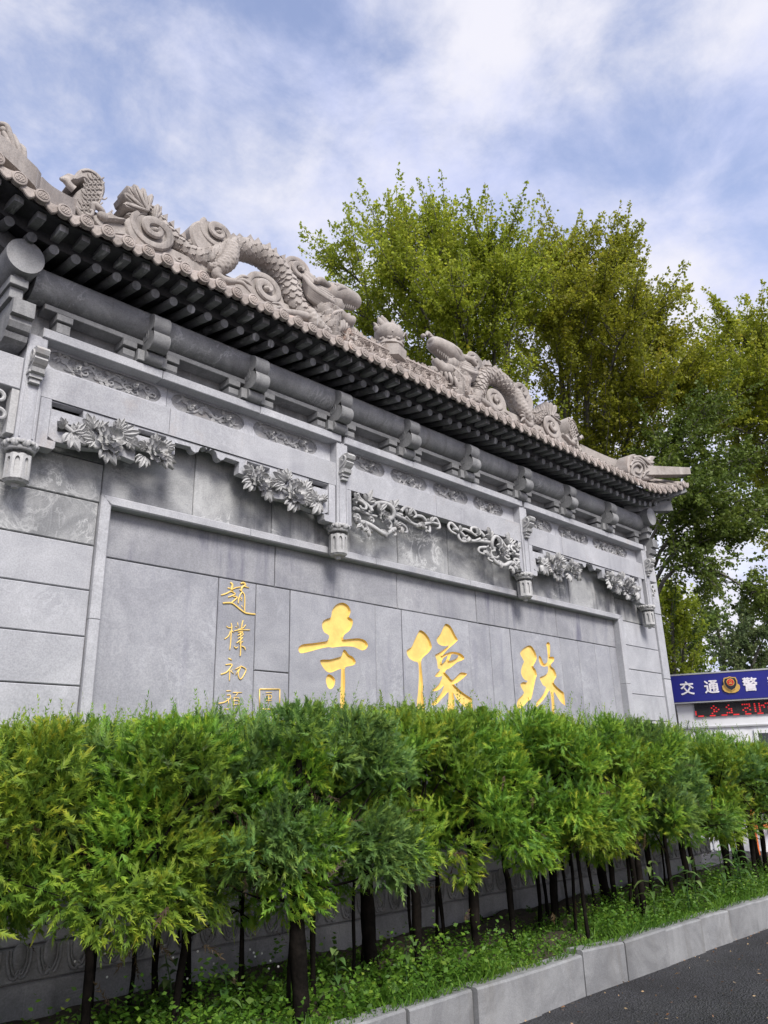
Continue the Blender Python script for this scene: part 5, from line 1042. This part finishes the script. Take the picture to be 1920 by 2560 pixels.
for i, (x, y, r_) in enumerate(spots):
    rg = np.random.default_rng(100+i); front = y < 4.35; blue = rg.random() < .3
    size = 'thick' if r_ > .03 else ('slender' if r_ > .014 else 'very thin')
    t = thing('juniper_tree', f'{"blue-green" if blue else "bright green"} hedge juniper with {size} dark trunk, {ordinal(i+1)} from the left', 'tree', (x, y, .2), 'clipped junipers of the hedge')
    top = float(np.interp(x, TOPX, TOPZ))+rg.uniform(-.05, .04); bot = rg.uniform(.70, .92) if front else rg.uniform(.90, 1.1)
    m = MB(); lean = rg.normal(size=2)*.010
    zz = [.12, .4, .7, bot+.1, top-.35, top-.05]
    P = [np.array([x+lean[0]*k+rg.normal()*.008, y+lean[1]*k+rg.normal()*.008, z]) for k, z in enumerate(zz)]
    m.tube(P, [r_*1.2, r_, r_*.95, r_*.85, r_*.5, .005], 9, True, 3, relief=lambda s_, a, rr: rr*.10*math.sin(a*4+s_*9)+rr*.06*math.sin(a*7-s_*21)); m.build('trunk', M_BARK, t, True)
    cx, cy = x+lean[0]*2, y+rg.uniform(-.05, .05); cz = (top+bot)/2; hz = (top-bot)/2; rx = rg.uniform(.66, .82) if front else rg.uniform(.55, .7); ry = rg.uniform(.44, .56)
    N_ = 2500 if front else 950
    nc = 30 if front else 18; cu_ = nrm(rg.normal(size=(nc, 3))); cu_ = np.sign(cu_)*np.abs(cu_)**.5
    CC = np.array([cx, cy, cz])+cu_*np.array([rx, ry, hz])*rg.uniform(.35, .92, nc)[:, None]; CR = rg.uniform(.12, .23, nc); CT = rg.uniform(-.2, .22, nc)
    ci = rg.choice(nc, N_, p=CR**2/np.sum(CR**2)); u = nrm(rg.normal(size=(N_, 3))); ax_ = nrm(CC[ci]-np.array([cx, cy, cz-.15])); u = nrm(u+ax_*.55)
    A = CC[ci]+u*(CR[ci]*rg.uniform(.55, 1.05, N_))[:, None]*np.array([1.15, 1.15, .85])
    A[:, 2] = np.minimum(A[:, 2], top-.06+rg.random(N_)*.05); A[:, 1] = np.clip(A[:, 1], 3.66, 5.14)
    D = nrm(u*np.array([1, 1, .8])+ax_*.12+np.array([0, -.05, .45])+rg.normal(size=(N_, 3))*.55); low = A[:, 2] < cz-hz*.45; D[low] = nrm(D[low]+np.array([0, -.2, -.55]))
    Ln = rg.uniform(.05, .12, N_)
    V1, F1, T1 = sprays(A-D*Ln[:, None]*.45, D, Ln, rg, tofs=CT[ci], face=u*.75+np.array([0, 0, .55]))
    # loose leading shoots standing above the clipped top and hanging ones at the skirt
    n2 = 64; A2 = np.array([cx, cy, 0])+np.c_[rg.uniform(-rx, rx, n2), rg.uniform(-ry, ry, n2), np.full(n2, top-.10)+rg.uniform(-.06, .02, n2)]; A2[:, 1] = np.clip(A2[:, 1], 3.7, 5.1)
    D2 = nrm(rg.normal(size=(n2, 3))*.32+np.array([0, 0, 1])); V2, F2, T2 = sprays(A2, D2, rg.uniform(.10, .26, n2)*rg.uniform(.4, 1, n2), rg, 10, .026, .007)
    # twiggy inner branches
    br = MB()
    for k in range(16):
        e = A[rg.integers(N_)]; s0 = np.array([x, y, rg.uniform(bot-.05, top-.3)]); br.tube([s0, (s0+e)/2+rg.normal(size=3)*.03, e], [max(.006, r_*.35), .006, .002], 5, False, 3)
    br.build('branches', M_BARK, t)
    V = np.concatenate([V1, V2]); F = np.concatenate([F1, F2+len(V1)]); T = np.concatenate([T1, T2])
    if front or rg.random() < .3:       # a few dead brown sprays inside
        n3 = 26; A3 = np.array([cx, cy, cz-hz*.4])+rg.normal(size=(n3, 3))*np.array([rx, ry, hz])*.45; V3, F3, T3 = sprays(A3, nrm(rg.normal(size=(n3, 3))+np.array([0, 0, -.3])), rg.uniform(.08, .15, n3), rg, 7)
        F = np.concatenate([F, F3+len(V)]); V = np.concatenate([V, V3]); T = np.concatenate([T, np.zeros(len(V3))])
    link('crown', np_mesh('crown', V, F, T), M_JUNB if blue else M_JUN, t)

# ================================================================== WEEDS, PLANTS, LITTER
rg = np.random.default_rng(55)
def weeds(n, x0, x1, y0, y1, hmin, hmax, lsz, nl, seed):
    rg = np.random.default_rng(seed); X = rg.uniform(x0, x1, n); Y = y0+(y1-y0)*rg.random(n)**1.35; H = rg.uniform(hmin, hmax, n)*(1.15-.45*(Y-y0)/(y1-y0))*np.clip(.75+.55*np.sin(X*4.3+seed)*np.sin(X*1.7+Y*5)+.25*rg.normal(size=n), .25, 1.7)
    Ps, Ds, Ls, Ts = [], [], [], []
    base = np.c_[X, Y, np.full(n, .20)]; ln = nrm(np.c_[rg.normal(size=(n, 2))*.35, np.ones(n)]); tt = rg.random(n)
    for k in range(nl):
        u = (k+1)/nl; Ps.append(base+ln*(H*u)[:, None]); a = rg.random(n)*6.283; Ds.append(nrm(np.c_[np.cos(a), np.sin(a), rg.uniform(-.15, .75, n)])); Ls.append(lsz*rg.uniform(.6, 1.3, n)*(1.1-.45*u)); Ts.append(np.clip(tt*.6+rg.random(n)*.3+.1*u, 0, 1))
    V, F = leaf_quads(np.concatenate(Ps), np.concatenate(Ds), np.concatenate(Ls), np.concatenate(Ls)*rg.uniform(.45, .7, n*nl), rg); return V, F, np.repeat(np.concatenate(Ts), 4)
parts = [weeds(5200, .6, 12.6, 3.66, 4.5, .05, .17, .036, 7, 1), weeds(1300, .6, 4.6, 3.66, 4.9, .12, .30, .05, 10, 2), weeds(1300, 6.2, 12.5, 3.7, 4.6, .10, .32, .045, 9, 3), weeds(1500, .6, 12.5, 4.3, 5.2, .04, .13, .04, 6, 4)]
Vw = np.concatenate([p[0] for p in parts]); off = np.cumsum([0]+[len(p[0]) for p in parts[:-1]]); Fw = np.concatenate([p[1]+o for p, o in zip(parts, off)]); Tw = np.concatenate([p[2] for p in parts])
o = kind(link('ground_weeds', np_mesh('ground_weeds', Vw, Fw, Tw), M_WEED), 'stuff'); tag(o, 'low leafy green weeds covering the bed under the junipers', 'weeds')
n = 9000; X = rg.uniform(.6, 12.8, n); Yg = 3.60+.75*rg.random(n)**1.8; P = np.c_[X, Yg, np.full(n, .20)]; D = nrm(np.c_[rg.normal(size=n)*.5, rg.normal(size=n)*.5-.15, np.ones(n)]); Lg = rg.uniform(.03, .17, n)*(.55+.45*np.sin(X*5.3)*np.sin(X*2.1+1)+.3*rg.random(n))
over = Yg < 3.68; P[over, 2] = .255
V, F = leaf_quads(P, D, Lg, np.full(n, .007), rg); cl_ = .5+.5*np.sin(X*3.1)*np.sin(X*1.3+2)
o = kind(link('grass', np_mesh('grass', V, F, np.repeat(np.clip(cl_*.4+rg.random(n)*.6, 0, 1), 4)), M_WEED), 'stuff'); tag(o, 'fine green grass along the back of the kerb stones', 'grass')
# broad-leaved plants near the far end of the bed
def broad_plant(x, y, h, nl, seed, label, long=.26, wd=.045):
    r = np.random.default_rng(seed); t = thing('broad_leaf_plant', label, 'plant', (x, y, .2), 'tall weeds under the hedge')
    m = MB(); m.tube([(x, y, .18), (x+.01, y, .2+h*.5), (x+r.normal()*.02, y+r.normal()*.02, .2+h)], [.008, .006, .003], 6, True, 3); m.build('stem', M_PLANT, t)
    V, F, T = [], [], []
    for k in range(nl):
        u = .25+.75*k/(nl-1); a = k*2.4+r.random(); b = np.array([x, y, .2+h*u]); hd = np.array([math.cos(a), math.sin(a), 0]); S = np.array([-hd[1], hd[0], 0]); L0 = long*r.uniform(.7, 1.1)*(1.15-.4*u); n0 = len(V)
        for i in range(6):
            s_ = i/5; p = b+hd*L0*s_*(1-.15*s_)+np.array([0, 0, L0*(.55*s_-.75*s_*s_)]); w2 = wd*math.sin(math.pi*min(1, .08+.92*s_))*(1.2-.4*s_)+.001; V += [p-S*w2*.5+[0, 0, w2*.2], p, p+S*w2*.5+[0, 0, w2*.2]]
        tv = r.random(); T += [tv]*18
        for i in range(5):
            for q in (0, 1): F.append((n0+i*3+q, n0+i*3+q+1, n0+i*3+4+q, n0+i*3+3+q))
    link('leaves', np_mesh('leaves', np.array(V), np.array(F), T, True), M_PLANT, t)
for k, (px, py, h, nl, lab) in enumerate([(1800, 2330, .52, 11, 'tall plant with long arching leaves nearest the right end of the kerb'), (1838, 2290, .50, 10, 'arching long-leaved plant behind the nearest tall one at right'), (1875, 2265, .55, 11, 'long-leaved plant beside the rightmost trunks'), (1905, 2250, .5, 10, 'long-leaved plant cut by the right edge of the picture'), (1850, 2225, .5, 10, 'long-leaved plant further back between the rightmost trunks'), (1760, 2290, .42, 9, 'small long-leaved plant left of the arching group')]):
    p = gpos(px, py); broad_plant(p[0], max(3.78, min(p[1], 5)), h, nl, 300+k, lab)
for k, (px, py, h, nl, lab) in enumerate([(1015, 2470, .32, 8, 'grey-green drooping plant beside a thick trunk near the middle'), (840, 2520, .34, 10, 'feathery upright weed behind the kerb left of the middle'), (560, 2555, .30, 9, 'leafy weed at the bottom edge near the thickest trunk'), (420, 2545, .36, 9, 'tall white-flowered weed at the lower left')]):
    p = gpos(px, py); broad_plant(p[0], max(3.75, min(p[1], 5)), h, nl, 330+k, lab, .13, .05)
# tiny white flowers of the weeds at the lower left
M_FLOW = plain('white_petals', (.75, .75, .7), .6); m = MB()
for k in range(26):
    p = gpos(rg.uniform(150, 800), rg.uniform(2480, 2558)); m.ball((p[0], min(max(p[1], 3.75), 5.0), rg.uniform(.40, .56)), .007, 6, 4)
o = kind(m.build('weed_flowers', M_FLOW), 'stuff'); tag(o, 'tiny white flower heads scattered over the weeds at lower left', 'flowers')
# fallen leaves on the asphalt
M_LITTER = leaf_mat('dry_leaves', [(0, (.16, .08, .04)), (.5, (.34, .2, .1)), (1, (.5, .38, .22))], .1)
n = 330; X = rg.uniform(2.5, 10, n); Yl = 3.52-1.6*rg.random(n)**2.2; P = np.c_[X, Yl, rg.uniform(.008, .02, n)]; a = rg.random(n)*6.283
V, F = leaf_quads(P, nrm(np.c_[np.cos(a), np.sin(a), rg.normal(size=n)*.15]), rg.uniform(.008, .035, n), rg.uniform(.005, .018, n), rg); V[:, 2] = np.maximum(V[:, 2], .006)
o = kind(link('fallen_leaves', np_mesh('fallen_leaves', V, F, np.repeat(rg.random(n), 4)), M_LITTER), 'stuff'); tag(o, 'dry brown leaf litter scattered on the asphalt along the kerb', 'leaves')
